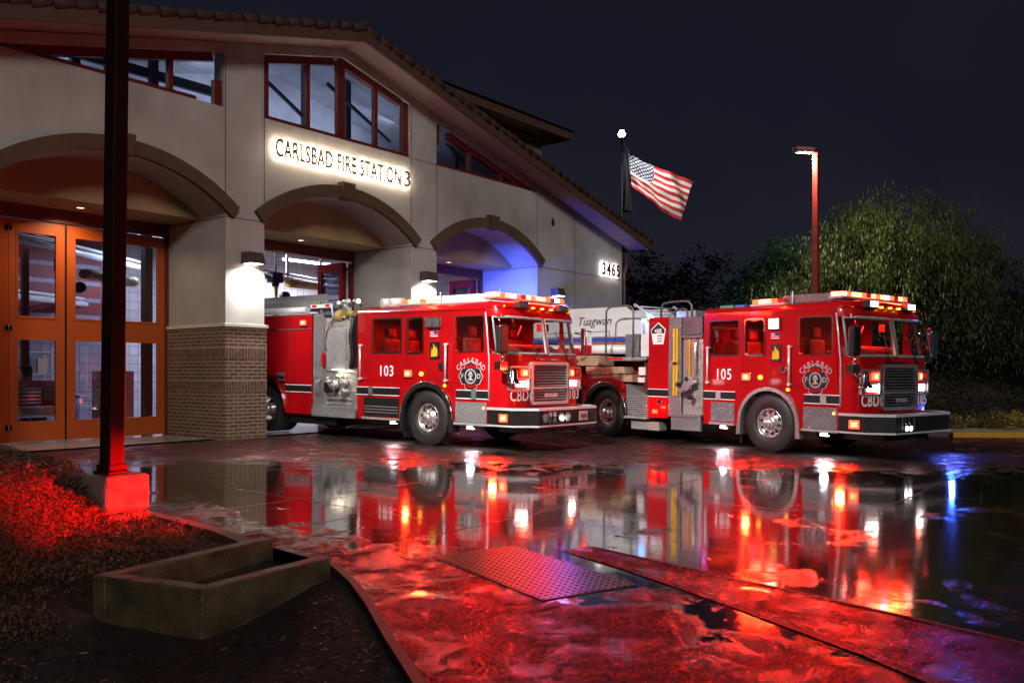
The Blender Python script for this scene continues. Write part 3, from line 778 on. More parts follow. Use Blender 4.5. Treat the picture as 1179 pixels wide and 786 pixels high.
# wall lamps -----------------------------------------------------------
def wall_lamp(x, z, label):
    t = thing('wall_lamp', label, 'wall lamp', (x, FY, z), group='sconces on the piers')
    mb = MB(); mb.plate([[(-.004, -.10), (-.34, -.10), (-.26, .14), (-.004, .14)]], lambda u, v: (-.19, u, v), (.38, 0, 0)); mb.build('housing', pm('sconce_housing', (.09, .06, .06), .4) if 'sconce_housing' not in MAT else MAT['sconce_housing'], t, bevel=.01)
    mb = MB(); mb.box(-.15, .15, -.31, -.05, -.108, -.102); mb.build('lens', MAT.get('sconce_lens') or emis('sconce_lens', (1, .93, .85), 14), t)
    L = bpy.data.lights.new('sconce', 'AREA'); L.shape = 'RECTANGLE'; L.size = .30; L.size_y = .18; L.energy = 58; L.color = (1, .95, .90); L.spread = R(150)
    lo = bpy.data.objects.new('sconce_light', L); COL.objects.link(lo); lo.parent = t; lo.location = (0, -.27, -.115)
    return t
wall_lamp(11.10, 3.82, 'wedge-shaped lit sconce on the brick-based pier, nearest the closed doors')
wall_lamp(16.5, 3.90, 'wedge-shaped lit sconce on the pier right of the middle bay')
wall_lamp(22.35, 3.92, 'wedge-shaped lit sconce on the wall right of the third bay')
mb = MB(); mb.box(22.2, 22.28, FY-.07, FY-.002, 6.05, 6.22); mb.tube([(22.24, FY-.03, 6.2), (22.24, FY-.05, 6.3)], .012, 6)
tag(mb.build('wall_sensor', BLACK, None, bevel=.008), 'small dark sensor box high on the wall beneath the right eave', 'sensor')

# things inside the bays ------------------------------------------------
tube = emis('fluorescent_tube', (.86, .90, 1), 14)
def ceiling_light(x, y, z, l, rz_, label, pw=340):
    t = thing('ceiling_light', label, 'ceiling light', (x, y, z), rz_, group='strip lights in the bays')
    mb = MB(); mb.box(-l/2, l/2, -.12, .12, .03, .09); mb.build('fixture', WHITEP, t, bevel=.01)
    mb = MB(); [mb.cyl((-l/2+.03, s, .0), (l/2-.03, s, .0), .03, seg=8) for s in (-.06, .06)]; mb.build('tube', tube, t)
    mb = MB(); [mb.cyl((s, 0, .09), (s, 0, 5.74-z), .01, seg=5) for s in (-l/2+.2, l/2-.2)]; mb.build('hanger', ALU, t)
    L = bpy.data.lights.new('strip', 'AREA'); L.shape = 'RECTANGLE'; L.size = l; L.size_y = .3; L.energy = pw; L.color = (.84, .88, 1)
    lo = bpy.data.objects.new('strip_light', L); COL.objects.link(lo); lo.parent = t; lo.location = (0, 0, -.05)
for (x, y, lb) in ((13.6, 23.0, 'lit strip light seen through the open middle bay, nearest the door'), (12.6, 29.0, 'lit strip light deep inside the middle bay'),
                   (8.6, 22.0, 'lit strip light behind the closed orange doors'), (8.3, 29.0, 'lit strip light far behind the closed orange doors'), (19.2, 24.0, 'lit strip light inside the third bay')):
    ceiling_light(x, y, 5.2, 2.4, 0.0, lb, 38 if x < 10 else 520)
def rail(x0, y0, x1, y1, z, label):
    t = thing('overhead_rail', label, 'rail', (x0, y0, z), group='hose rails under the bay ceiling')
    mb = MB(); d = (x1-x0, y1-y0, 0); mb.cyl((0, 0, 0), d, .085, seg=12); mb.cyl((0, 0, .16), (d[0], d[1], .16), .04, seg=8); mb.build('track', WHITEP, t)
    mb = MB()
    for k in (0.15, .5, .85): mb.box(d[0]*k-.035, d[0]*k+.035, d[1]*k-.035, d[1]*k+.035, .08, 5.74-z)
    mb.build('hanger', WHITEP, t)
rail(6.3, 19.6, 13.2, 24.2, 4.45, 'white overhead rail crossing behind the orange door windows')
rail(6.3, 23.0, 14.2, 27.0, 3.45, 'lower white rail seen through the orange door windows')
rail(13.6, 20.4, 18.4, 21.9, 4.15, 'white overhead rail inside the open middle bay')
def hose_drop(x, y, zt, zb, label, side=1):
    t = thing('exhaust_hose', label, 'exhaust hose', (x, y, 0), group='yellow exhaust hoses')
    mb = MB(); pts = [(0, 0, zt), (.02, 0, zt-.7), (-.02, .02, (zt+zb)/2), (.01, 0, zb+.3), (0, 0, zb)]; mb.tube(pts, .075, 12); mb.build('hose', YHOSE, t)
    mb = MB(); mb.box(-.20, .16, -.14, .14, zt, zt+.28); mb.cyl((0, 0, zt-.1), (0, 0, zt), .10, seg=12); mb.lathe([(-.1, 0), (-.1, .12), (.0, .14), (.1, .12), (.1, 0)], (.32, 0, zt-.35), 'Y', 18); mb.build('reel', pm('hose_reel_black', (.02, .025, .045), .4) if 'hose_reel_black' not in MAT else MAT['hose_reel_black'], t)
    mb = MB(); mb.cyl((0, 0, zt+.28), (0, 0, 5.74), .03, seg=8); mb.build('hanger', ALU, t)
hose_drop(9.35, 20.6, 3.75, .45, 'long yellow exhaust hose hanging behind the orange doors')
hose_drop(15.15, 20.55, 3.95, 2.7, 'yellow exhaust hose on its dark reel above the middle truck')
mb = MB(); pts = [(9.75+.17*k, 20.6+.10*k, 3.72+.05*math.sin(k*.7)) for k in range(12)]; mb.tube(pts, .11, 12)
for k in range(22): mb.lathe([(-.012, .115), (.0, .125), (.012, .115)], (9.8+.085*k, 20.63+.05*k, 3.73), 'X', 14)
tag(mb.build('coiled_hose', YHOSE), 'coiled yellow hose lying along the rail behind the orange doors', 'hose')
mb = MB(); mb.tube([(15.9, 21.0, 4.02), (16.8, 21.3, 4.05), (17.7, 21.6, 4.08)], .11, 12); tag(mb.build('ceiling_hose', YHOSE), 'yellow hose running level under the middle bay rail', 'hose')
# bin
t = thing('trash_can', 'blue-grey rubbish bin standing behind the orange door glass', 'bin', (10.75, 23.6, 0.005))
mb = MB(); mb.lathe([(0, 0), (0, .25), (.80, .31), (.80, .0)], (0, 0, 0), 'Z', 24); mb.build('bin_body', pm('blue_bin_plastic', (.06, .09, .17), .5), t)
mb = MB(); mb.lathe([(.80, .34), (.86, .34), (.86, .30), (.80, .30), (.80, .34)], (0, 0, 0), 'Z', 24); mb.build('rim', MAT['blue_bin_plastic'], t)
t = thing('utility_locker', 'dark red cabinet against the tiled wall behind the orange doors', 'cabinet', (11.6, 23.4, .005))
mb = MB(); mb.box(0, .9, 0, .6, 0, 1.45); mb.build('cabinet_body', INTR, t, bevel=.01); mb = MB(); mb.box(.42, .44, -.012, -.001, .1, 1.35); mb.build('door_gap', BLACK, t)
mb = MB(); mb.box(6.1, 12.9, 26.05, 26.19, 2.75, 5.5); mb.build('maroon_siding', INTR, ST)
mb = MB(); [mb.box(6.15, 12.85, 26.03, 26.045, z, z+.12) for z in (3.0, 3.5, 4.0, 4.5, 5.0)]; mb.build('siding_rib', pm('lilac_rib', (.30, .26, .36), .5), ST)
DT = TILEW.copy(); DT.name = 'dimmed_tiles'  # copy of the bay tiles, darkened so the left bay looks dimmer
for _n in DT.node_tree.nodes:
    if _n.type == 'TEX_BRICK': _n.inputs['Color1'].default_value = (.22, .19, .23, 1); _n.inputs['Color2'].default_value = (.17, .145, .18, 1); _n.inputs['Mortar'].default_value = (.06, .05, .07, 1)
mb = MB(); mb.box(6.1, 12.9, 26.10, 26.19, .006, 2.74); mb.build('tile_wainscot', DT, ST)
mb = MB(); mb.box(10.28, 10.46, 18.75, 18.95, .01, 4.9); mb.box(9.0, 9.14, 22.0, 22.14, .01, 5.3); mb.split('bay_column', MAROON, ST)
mb = MB(); mb.box(10.35, 10.43, 19.3, 19.42, 2.1, 2.5); mb.build('switch_box', BLACK, ST)
t = thing('equipment_shelf', 'open metal shelf of dark gear seen behind the orange doors', 'shelf', (9.6, 25.2, .005))
mb = MB(); [mb.box(0, 1.5, 0, .5, z, z+.03) for z in (.15, .75, 1.35, 1.95)]; mb.build('shelf_board', ALU, t)
mb = MB(); [mb.box(x, x+.04, y, y+.04, 0, 2.1) for x in (0, 1.46) for y in (0, .46)]; mb.build('frame', ALU, t)
_r = random.Random(8)
for z in (.18, .78, 1.38):
    x = .08
    while x < 1.3:
        w_ = _r.uniform(.14, .32); h_ = _r.uniform(.18, .45); mb = MB(); mb.box(x, x+w_, .06, .42, z, z+h_)
        b_ = mb.build('storage_box', [BLACK, REDD, TAN, GREY][_r.randrange(4)], None, bevel=.01); b_.location = (9.6, 25.2, .005)
        tag(b_, 'gear box on the shelf seen through the orange doors', 'box', 'gear boxes on the bay shelf'); x += w_+.03
mb = MB(); mb.box(6.1, 25.9, 26.2, 26.4, 0.006, 5.73); t_ = tag(mb.build('tiled_partition', TILEW), 'white tiled partition wall inside the bays', 'wall')
t_['kind'] = 'structure'
# pickup inside
t = thing('pickup_truck', 'dark red pickup parked facing out behind the leftmost orange door', 'pickup truck', (6.95, 20.0, 0.005), R(0))
PR = pm('pickup_red', (.20, .008, .012), .25, coat=1)
def xs_body(mb, prof, x0, x1): mb.plate([prof], lambda u, v: (x0, u, v), (x1-x0, 0, 0))
mb = MB(); xs_body(mb, [(0, .55), (0, 1.08), (.15, 1.22), (1.5, 1.32), (2.1, 1.35), (5.6, 1.35), (5.6, .55)], 0, 1.95); mb.build('body', PR, t, bevel=.05)
mb = MB(); xs_body(mb, [(1.5, 1.33), (2.15, 1.90), (3.3, 1.93), (3.7, 1.36)], .1, 1.85); cb_ = mb.build('cabin', PR, t, bevel=.04)
mb = MB(); mb.face([(.2, 1.53, 1.40), (1.75, 1.53, 1.40), (1.68, 2.08, 1.86), (.27, 2.08, 1.86)]); mb.build('windscreen', DARKL, cb_)
mb = MB(); mb.box(.35, 1.6, -.05, -.002, .72, 1.06); mb.build('grille', CHROME, t, bevel=.01); mb = MB(); [mb.box(.38, 1.57, -.06, -.051, z, z+.03) for z in (.76, .84, .92, 1.0)]; mb.build('grille_bars', BLACK, t)
for s in (.02, 1.62): mb = MB(); mb.box(s, s+.31, -.04, .02, .78, 1.06); h = mb.build('headlight', DARKL, t, bevel=.02)
mb = MB(); mb.box(-.02, 1.97, -.22, .0, .42, .68); mb.build('bumper', CHROME, t, bevel=.04)
mb = MB(); mb.box(.80, 1.12, -.232, -.222, .46, .62); mb.build('licence_plate', WHITEP, t)
for x in (-.02, 1.73):
    for y in (.95, 4.6):
        mb = MB(); mb.lathe([(0, .2), (0, .40), (.24, .40), (.24, .2)], (x, y, .40), 'X', 28); w_ = mb.build('wheel', RUBBER, t); mb = MB(); mb.lathe([(.03, 0), (.03, .22), (.21, .22), (.21, 0)], (x, y, .40), 'X', 20); mb.build('rim', ALU, w_)
for x in (-.22, 1.95): mb = MB(); mb.box(x, x+.22, 1.75, 1.85, 1.28, 1.58); mb.build('mirror', BLACK, t, bevel=.03)
# =================================================================== TRUCKS
SIDE = lambda p, y, z: frame((p, y, z), (0, -1, 0), (0, 0, 1))     # text on the near side
FRONT = lambda x, y, z: frame((x, y, z), (1, 0, 0), (0, 0, 1))
def wheel(root, y, x0=0.02, side=1, r=.55, w=.30, dual=False, steer=True):
    """rim is the part; tyre and hub are its sub-parts. side=1 near side (outer face towards -x)"""
    cx = x0; s = side
    def X(a): return cx + a*s
    cc = (0, y, r)
    def lt(prof, seg=56):
        mb = MB(); mb.lathe([(X(a), rr) for a, rr in prof], cc, 'X', seg); return mb
    W_ = w if not dual else .60
    rim = lt([(.055, .275), (.03, .285), (.025, .27), (.05, .262), (.085, .25), (.10, .22), (.085, .17), (.035, .13), (.02, .10)] if steer else
             [(.03, .285), (.025, .27), (.06, .262), (.20, .25), (.215, .20), (.215, .13), (.06, .12), (.04, .10)])
    if steer or True:
        for k in range(10):
            a = 2*math.pi*k/10+.2; xx = X(.080) if steer else X(.205)
            c = Vector((xx, y+math.cos(a)*.205, r+math.sin(a)*.205)); rim.mi = 1
            rim.cyl(c, c+Vector((-.018*s, 0, 0)), .026, seg=12); rim.mi = 0
        for k in range(10):
            a = 2*math.pi*k/10; xx = X(.055) if steer else X(.21)
            c = Vector((xx, y+math.cos(a)*.15, r+math.sin(a)*.15)); rim.cyl(c, c+Vector((-.035*s, 0, 0)), .014, seg=6)
    ro = rim.build('wheel', [RIM, BLACK], root)
    ty = lt([(.05, .286), (.015, .30), (-.0, .36), (.0, .44), (.015, .50), (.035, .530), (.05, .545), (.07, .55)] +
            sum([[(.05+k*(W_-.1)/5, .55), (.055+k*(W_-.1)/5, .535), (.065+k*(W_-.1)/5, .535), (.07+k*(W_-.1)/5, .55)] for k in range(1, 5)], []) + [(W_-.05, .55), (W_-.015, .50), (W_, .40), (W_-.02, .29), (W_-.05, .285)], 72)
    # sidewall and shoulder lugs
    for k in range(60):
        a = 2*math.pi*k/60; M = Matrix.Translation((X(.045), y+math.cos(a)*.538, r+math.sin(a)*.538)) @ Matrix.Rotation(a, 4, 'X')
        ty.box(-.028, .028, -.010, .014, -.014, .014, M)
    ty.build('tyre', RUBBER, ro)
    hb = lt([(.03, .10), (-.03, .095), (-.055, .075), (-.065, .0)], 24); hb.build('hub', RIM, ro)
    return ro
def dirlight(root, loc, tgt, col, energy, size=.25, spread=160, sy=None):
    L = bpy.data.lights.new('lamp', 'AREA'); L.shape = 'RECTANGLE'; L.size = size; L.size_y = sy or size*.4; L.energy = energy; L.color = col; L.spread = R(spread)
    o = bpy.data.objects.new('beam', L); COL.objects.link(o); o.parent = root; o.location = loc
    d = Vector(tgt)-Vector(loc); o.rotation_euler = d.to_track_quat('-Z', 'Y').to_euler(); return o
def lightbar(root, x0, x1, y, z, name='light_bar', nseg=10, dark=(), along='x', label=None, depth=.26, blue=()):
    mb = MB()
    if along == 'x': mb.box(x0-.03, x1+.03, y-.02, y+depth, z, z+.045)
    else: mb.box(y-.02, y+depth, x0-.03, x1+.03, z, z+.045)
    base = mb.build(name, ALU, root, bevel=.008)
    if label: base['label'] = label
    segs = {}
    for i in range(nseg):
        a = x0+(x1-x0)*i/nseg+.006; b = x0+(x1-x0)*(i+1)/nseg-.006
        key = 'dark' if i in dark else ('red' if (i*7 % 3) == 1 else 'core')
        if i in blue: key = 'blue'
        mb = segs.setdefault(key, MB())
        if along == 'x': mb.box(a, b, y, y+depth-.02, z+.046, z+.128)
        else: mb.box(y, y+depth-.02, a, b, z+.046, z+.128)
    for k, mb in segs.items(): mb.split('lens', {'dark': GLOWR, 'core': REDW, 'red': REDL, 'blue': BLUEL}[k], base, bevel=.012, gap=.001)
    return base
def emblem(root, cy, cz, wy, wz):
    """maltese cross badge of the fire department"""
    sy = wy/2; sz = wz/2
    base = []
    for q in range(4):
        a0 = 90*q
        for da, rr in ((-34, .98), (-20, .97), (0, 1.10), (20, .97), (34, .98)):
            a = R(a0+da); base.append((rr*math.cos(a), rr*math.sin(a)))
        a = R(a0+45); base.append((.80*math.cos(a), .80*math.sin(a)))
    def fn(k, x): return lambda u, v: (x, cy-u*sy*k, cz+v*sz*k)
    mb = MB(); mb.plate([base], fn(1.0, -.012), (.008, 0, 0)); em = mb.build('department_emblem', SILVERD, root)
    mb = MB(); mb.plate([base], fn(.94, -.015), (.002, 0, 0)); mb.build('emblem_field', BLACK, em)
    mb = MB()
    for s in (1, -1):   # red scroll bands top and bottom
        pts = [(math.sin(R(a))*.66, s*math.cos(R(a))*.66) for a in range(-42, 43, 6)]+[(math.sin(R(a))*.84, s*math.cos(R(a))*.84) for a in range(42, -43, -6)]
        mb.plate([pts], fn(.95, -.0175), (.002, 0, 0))
    mb.build('scroll', RED, em)
    mb = MB(); c = [(.52*math.cos(R(a)), .52*math.sin(R(a))) for a in range(0, 360, 15)]; c2 = [(.43*math.cos(R(a)), .43*math.sin(R(a))) for a in range(0, 360, 15)]
    mb.plate([c, c2], fn(1, -.019), (.0015, 0, 0))
    # helmet, crossed tools
    mb.plate([[(-.18, .12), (.18, .12), (.14, .26), (.05, .34), (-.05, .34), (-.14, .26)]], fn(1, -.019), (.0015, 0, 0))
    for sg in (1, -1):
        mb.plate([[(-.26*sg, -.26), (-.20*sg, -.30), (.24*sg, .10), (.18*sg, .14)]], fn(1, -.0195-.0005*sg), (.001, 0, 0))
    mb.plate([[(-.07, -.3), (.07, -.3), (.07, .08), (-.07, .08)]], fn(1, -.0188), (.0015, 0, 0))
    mb.text('F', wz*.23, SIDE(-.019, cy+sy*.74, cz), ext=.001, off=.001); mb.text('D', wz*.23, SIDE(-.019, cy-sy*.74, cz), ext=.001, off=.004)
    mb.build('badge_detail', SILVERD, em)
    return em
def arc_text(mb, txt, cy, cz, rad, size, span, sx=1.0):
    n = len(txt)
    for i, ch in enumerate(txt):
        a = R(-span/2+span*i/(n-1))
        M = SIDE(-.014, cy-math.sin(a)*rad*sx, cz+math.cos(a)*rad) @ Matrix.Rotation(-a*.9, 4, 'Z')
        mb.text(ch, size, M, ext=.002, off=.001, sx=.95)
def cab(root, P):
    """P: rear, rw, mw, dw (window spans), ap (pillar y), fr (front y), num"""
    rear, ap, fr = P['rear'], P['ap'], P['fr']; num = P['num']; ks = P['ks']
    WD = 2.5; ZB, ZW0, ZW1, ZR = .45, 1.86, 2.53, 2.70
    # plan of the nose (half)
    half = [(0.0, ap-.005), (.012, ap-(ap-fr)*.40), (.05, ap-(ap-fr)*.68), (.13, ap-(ap-fr)*.84), (.30, ap-(ap-fr)*.93), (.62, fr+.012), (1.25, fr)]
    plan = half+[(WD-x, y) for x, y in half[-2::-1]]
    def setback(z): return 0 if z < 1.70 else (z-1.70)*.17
    rows = [ZB, .84, 1.12, 1.50, 1.70, 1.82, 2.52, 2.58, 2.70]
    mb = MB(); G = {}
    def nv(i, z):
        if (i, z) not in G:
            x, y = plan[i]; k = setback(z)
            pull = (2.0 if z > 2.6 else 1)
            G[i, z] = mb.bm.verts.new((x+(0.02 if z > 2.65 else 0)*(1 if x < 1.25 else -1), y+k*(1 if 0 < i < len(plan)-1 else .6)+(.03 if z > 2.65 else 0), z))
        return G[i, z]
    n = len(plan)
    for i in range(n-1):
        for a, b in zip(rows, rows[1:]):
            if a == 1.82 and b == 2.52 and i not in (): continue       # windscreen opening
            f = mb.bm.faces.new((nv(i, a), nv(i+1, a), nv(i+1, b), nv(i, b))); f.smooth = True
    mb.build('cab_front', RED, root)
    # side walls (both sides) with window holes and wheel arches
    def arch(r, n=16): return [(r*math.cos(R(a)), .55+r*math.sin(R(a))) for a in [180*i/n for i in range(n+1)]]
    for sgn, X0 in ((1, 0.0), (-1, WD)):
        mb = MB(); A = arch(.70)
        A = [(y, z) for y, z in A if z > ZB]
        outl = [(rear, ZB), (.70, ZB)]+A+[(-.70, ZB), (ap, ZB), (ap, 1.72), (ap+.085, 2.58), (ap+.11, ZR), (rear, ZR)]
        outl = [p for i, p in enumerate(outl) if i == 0 or (abs(p[0]-outl[i-1][0])+abs(p[1]-outl[i-1][1])) > 1e-4]
        holes = [rrect(P['rw'][1], P['rw'][0], ZW0, ZW1, .045), rrect(P['mw'][1], P['mw'][0], ZW0, ZW1, .06), rrect(P['dw'][1], P['dw'][0], ZW0, ZW1, .05)]
        if sgn < 0: holes = holes[2:]
        mb.plate([outl]+holes, xplane(X0), (.05*sgn, 0, 0))
        mb.build('cab_side', RED, root)
    # roof with rounded edges
    def roofpts(z, ins): 
        pp = [(rear-ins*.4, ins), ]
        return None
    prof = [(0.0, 2.70), (.012, 2.745), (.05, 2.785), (.14, 2.815), (.5, 2.84), (1.25, 2.85)]
    prof = prof+[(WD-x, z) for x, z in prof[-2::-1]]
    ys = [rear, rear-.03]+[fr+.95, fr+.55, fr+.30]
    mb = MB(); rings = []
    stations = [(rear, 0), (ap+.35, 0)]+[(ap+.13, .003)]
    for yy, dz in stations: rings.append([mb.bm.verts.new((x, yy, z-dz)) for x, z in prof])
    # nose of the roof follows the plan curve
    for sc, zz in ((.80, -.02), (.95, -.065), (1.0, -.150)):
        ring = []
        for x, z in prof:
            t = min(x, WD-x); yn = None
            for (x0, y0), (x1, y1) in zip(half, half[1:]):
                if x0 <= t <= x1+1e-9: yn = y0+(y1-y0)*((t-x0)/(x1-x0))
            yn = (yn if yn is not None else fr)+.17
            y0_ = ap+.13
            ring.append(mb.bm.verts.new((x, y0_+(yn-y0_)*sc if yn < y0_ else y0_-.002*sc, max(2.70, z+zz) if sc < 1 else 2.698)))
        rings.append(ring)
    for a, b in zip(rings, rings[1:]):
        for i in range(len(prof)-1): f = mb.bm.faces.new((a[i], a[i+1], b[i+1], b[i])); f.smooth = True
    mb.bm.faces.new([v for v in rings[0]]+[mb.bm.verts.new((WD, rear, 2.60)), mb.bm.verts.new((0, rear, 2.60))])
    mb.build('cab_roof', RED, root)
    mb = MB(); mb.box(.02, WD-.02, rear-.04, rear, ZB, 2.62); mb.box(.10, WD-.10, rear, rear-.02 if False else rear+.005, .6, 2.6); mb.build('cab_rear_wall', SEAT, root)
    # dark drip line under the roof
    mb = MB(); mb.box(-.012, .0, ap+.11, rear, 2.655, 2.668); mb.build('drip_rail', REDD, root)
    # windscreens
    def pane(x0, x1, name):
        mb = MB(); pts = []; K = 7
        for zz in (1.83, 2.51):
            row = []
            for k in range(K+1):
                x = x0+(x1-x0)*k/K; t = min(x, WD-x)
                for (a0, b0), (a1, b1) in zip(half, half[1:]):
                    if a0 <= t <= a1+1e-9: yn = b0+(b1-b0)*((t-a0)/(a1-a0))
                row.append(mb.bm.verts.new((x, yn+setback(zz)+.014, zz)))
            pts.append(row)
        for k in range(K): f = mb.bm.faces.new((pts[0][k], pts[0][k+1], pts[1][k+1], pts[1][k])); f.smooth = True
        g = mb.build(name, GLASS, root)
        # frame around pane
        mb = MB(); loop = [v for v in pts] if False else None
        P3 = []
        for zz, rng in ((1.83, range(K+1)), (2.51, range(K, -1, -1))):
            for k in rng:
                x = x0+(x1-x0)*k/K; t = min(x, WD-x)
                for (a0, b0), (a1, b1) in zip(half, half[1:]):
                    if a0 <= t <= a1+1e-9: yn = b0+(b1-b0)*((t-a0)/(a1-a0))
                P3.append((x, yn+setback(zz)-.004, zz))
        mb.tube(P3+[P3[0]], .030, 6); mb.build('windscreen_seal', CHROME if False else TEAL, g)
        return g
    pane(.015, 1.215, 'windscreen'); pane(1.285, WD-.015, 'windscreen')
    mb = MB(); mb.cbox((1.25, fr+.09-.02, 2.165), (.055, .03, .74), rx=R(-9.5) if False else R(-9.6)); mb.build('windscreen_divider', RED, root)
    # dash top visible low in the screen
    mb = MB(); mb.box(.10, WD-.10, fr+.30, fr+.78, 1.60, 1.86); mb.cyl((.45, fr+.55, 1.86), (2.05, fr+.55, 1.86), .16, seg=16); mb.build('dashboard', DASH, root, bevel=.03)
    # A-pillar chrome strip down the side
    mb = MB(); mb.tube([(-.008, ap+.10, 2.60), (-.008, ap+.055, 2.25), (-.008, ap+.0, 1.74), (-.008, ap-.0, .92)], .016, 6); mb.build('pillar_trim', HANDLE, root)
    # window frames and glass
    for (a, b), rr, mt, nm, gm in ((P['rw'], .045, BLACK, 'side_window', GLASSD), (P['mw'], .06, CHROME, 'side_window', GLASS)):
        mb = MB(); lo = rrect(b, a, ZW0, ZW1, rr); hi = rrect(b-.035, a+.035, ZW0-.035, ZW1+.035, rr+.02); mb.plate([hi, lo], xplane(-.014), (.013, 0, 0)); w_ = mb.build(nm, mt, root)
        mb = MB(); mb.tess([lo], xplane(.02)); mb.build('glass', gm, w_)
    # doors: thin proud panels with seams round them
    for (ya, yb, wn, z0, kind) in ((ap+.05, -.60*ks, P['dw'], 1.0, 'front'), (.68*ks if ks < 1 else .66, rear-.02, P['rw'], .93 if False else 1.0, 'rear')):
        lo, hi = min(ya, yb), max(ya, yb)
        mb = MB(); o_ = [(lo, 1.27), (hi, 1.27), (hi, 2.63), (lo+(.09 if kind == 'front' else 0), 2.63)]
        wl = rrect(wn[1]-.002, wn[0]+.002, ZW0-.002, ZW1+.002, .05)
        mb.plate([o_, wl], xplane(-.010), (.0095, 0, 0)); d = mb.build('door', RED, root)
        mb = MB(); hi2 = rrect(wn[1]-.02, wn[0]+.02, ZW0-.02, ZW1+.02, .06); mb.plate([hi2, wl], xplane(-.016), (.005, 0, 0)); wf = mb.build('window', BLACK if kind == 'rear' else CHROME, d)
        if kind == 'front':
            mb = MB(); mb.tess([wl], xplane(.02)); mb.build('window_glass', GLASS, d)
        mb = MB(); hy = hi-.14*ks if kind == 'rear' else hi+.05
        mb.cyl((-.075, hy, 1.30), (-.075, hy, 2.00), .020, seg=10)
        for z in (1.30, 2.00): mb.cyl((-.10, hy, z), (0, hy, z), .028, seg=8)
        mb.build('grab_handle', HANDLE, d)
    mb = MB()
    for y in (P['mw'][0]+.07*ks, -.03*ks-.02, -.38*ks): mb.box(-.006, .001, y, y+.010, 1.27, 2.62)
    mb.box(-.006, .001, -.38*ks, -.02*ks, 1.27, 1.28); mb.build('panel_seam', REDD, root)
    # stripe (runs in pieces between the wheel arch)
    for (y0, y1) in ((.78, rear), (ap-.32*ks, -.78)):
        mb = MB(); a, b = (y0, y1); 
        if b < 0 or a > 0: mb.box(-.016, -.0105, a if a > 0 else ap+.01, b, .975, 1.115)
        s_ = mb.build('side_stripe', BLACK, root); mb = MB()
        for z in (.958, 1.117): mb.box(-.018, -.0105, a if a > 0 else ap+.01, b, z, z+.015)
        mb.build('stripe_edge', SILVER, s_)
    for y in (rear-.5*ks, ap+.30*ks):
        mb = MB(); mb.box(-.035, -.017, y, y+.12, .95, 1.14); mb.build('hinge_cover', GREY if num == '103' else ALU, root, bevel=.006)
    # fender crown
    mb = MB(); ins = [(y, z) for y, z in arch(.62, 20)]; outr = [(y, z) for y, z in arch(.72 if num == '103' else .69, 20)]
    ins = [(.62, .30)]+ins+[(-.62, .30)]; outr = [(.72, .30)]+outr+[(-.72, .30)]
    mb.plate([ins+outr[::-1]], xplane(-.055), (.22, 0, 0)); mb.build('wheel_arch', RIM if num == '105' else BLACK, root, bevel=.012)
    if num == '103':
        mb = MB(); rimp = [(y, z) for y, z in arch(.715, 20)]; mb.tube([(-.055, y, z) for y, z in rimp], .014, 6); mb.build('arch_trim_chrome', CHROME, root)
    mb = MB(); mb.box(.10, .9, -.68, .68, .5, 1.22); mb.box(1.6, 2.4, -.68, .68, .5, 1.22); mb.split('wheel_well', BLACK, root)
    mb = MB(); mb.box(.02, .30, .64, .67, .12, .62); mb.build('mud_flap', BLACK, root)
    # lower boxes fore and aft of the wheel
    mb = MB(); mb.box(-.012, .05, ap+.06, -.76, .50, .90); mb.build('step_box', TREAD, root, bevel=.006)
    mb = MB(); mb.box(-.05, .10, ap+.03, -.74, .455, .495); mb.build('running_board', ALU, root, bevel=.006)
    mb = MB(); mb.box(-.014, .04, .80, rear-.22*ks, .52, .91); sb_ = mb.build('step_well', BLACK if num == '103' else TREAD, root)
    mb = MB(); mb.box(-.05, .2, .78, rear-.2*ks, .455, .50)
    if num == '103': [mb.box(-.02, -.015, .82, rear-.25, z, z+.012) for z in (.60, .66, .72)]
    mb.build('step_edge', ALU, sb_)
    # lettering
    mb = MB(); mb.text(num, .31, SIDE(-.014, P['numy'], 1.46), ext=.002, off=.003, sx=.92*ks, space=1.12); mb.build('side_number', SILVER, root)
    ey = P['emy']
    emblem(root, ey, 1.39, .56*ks, .56)
    mb = MB(); arc_text(mb, 'CARLSBAD', ey, 1.27, .42, .145, 96, sx=ks); mb.build('arched_name', SILVERD, root)
    # scene light, flag decal, flame badge, round port
    sy = P['sly']
    mb = MB(); mb.box(-.06, .0, sy-.20*ks, sy+.20*ks, 2.33, 2.55) if num == '103' else mb.box(-.06, 0, sy-.13, sy+.13, 2.32, 2.56); sl = mb.build('scene_light', CHROME, root, bevel=.02)
    mb = MB()
    if num == '103': [mb.box(-.068, -.061, sy-.18+k*.185, sy-.01+k*.185, 2.36, 2.52) for k in (0, 1)]
    else: mb.box(-.068, -.061, sy-.105, sy+.105, 2.345, 2.535)
    mb.split('lens', DARKL if num == '103' else WARML, sl, bevel=.01, gap=.001)
    mb = MB(); mb.box(-.0155, -.011, sy-.10*ks, sy+.10*ks, 2.14, 2.28); fl = mb.build('flag_decal', WHITEP, root)
    mb = MB(); [mb.box(-.018, -.016, sy-.10*ks, sy+.10*ks, 2.14+.04*k, 2.16+.04*k) for k in range(4)]; mb.build('stripes', RED, fl)
    mb = MB(); mb.box(-.020, -.0185, sy-.10*ks, sy-.0*ks, 2.21, 2.28); mb.build('canton', pm('decal_blue', (.02, .03, .18), .5) if 'decal_blue' not in MAT else MAT['decal_blue'], fl)
    mb = MB(); mb.box(-.016, -.011, sy-.16*ks, sy+.10*ks, 1.72, 2.06); fb = mb.build('flame_badge', BLACK, root)
    mb = MB(); c0 = sy-.03*ks
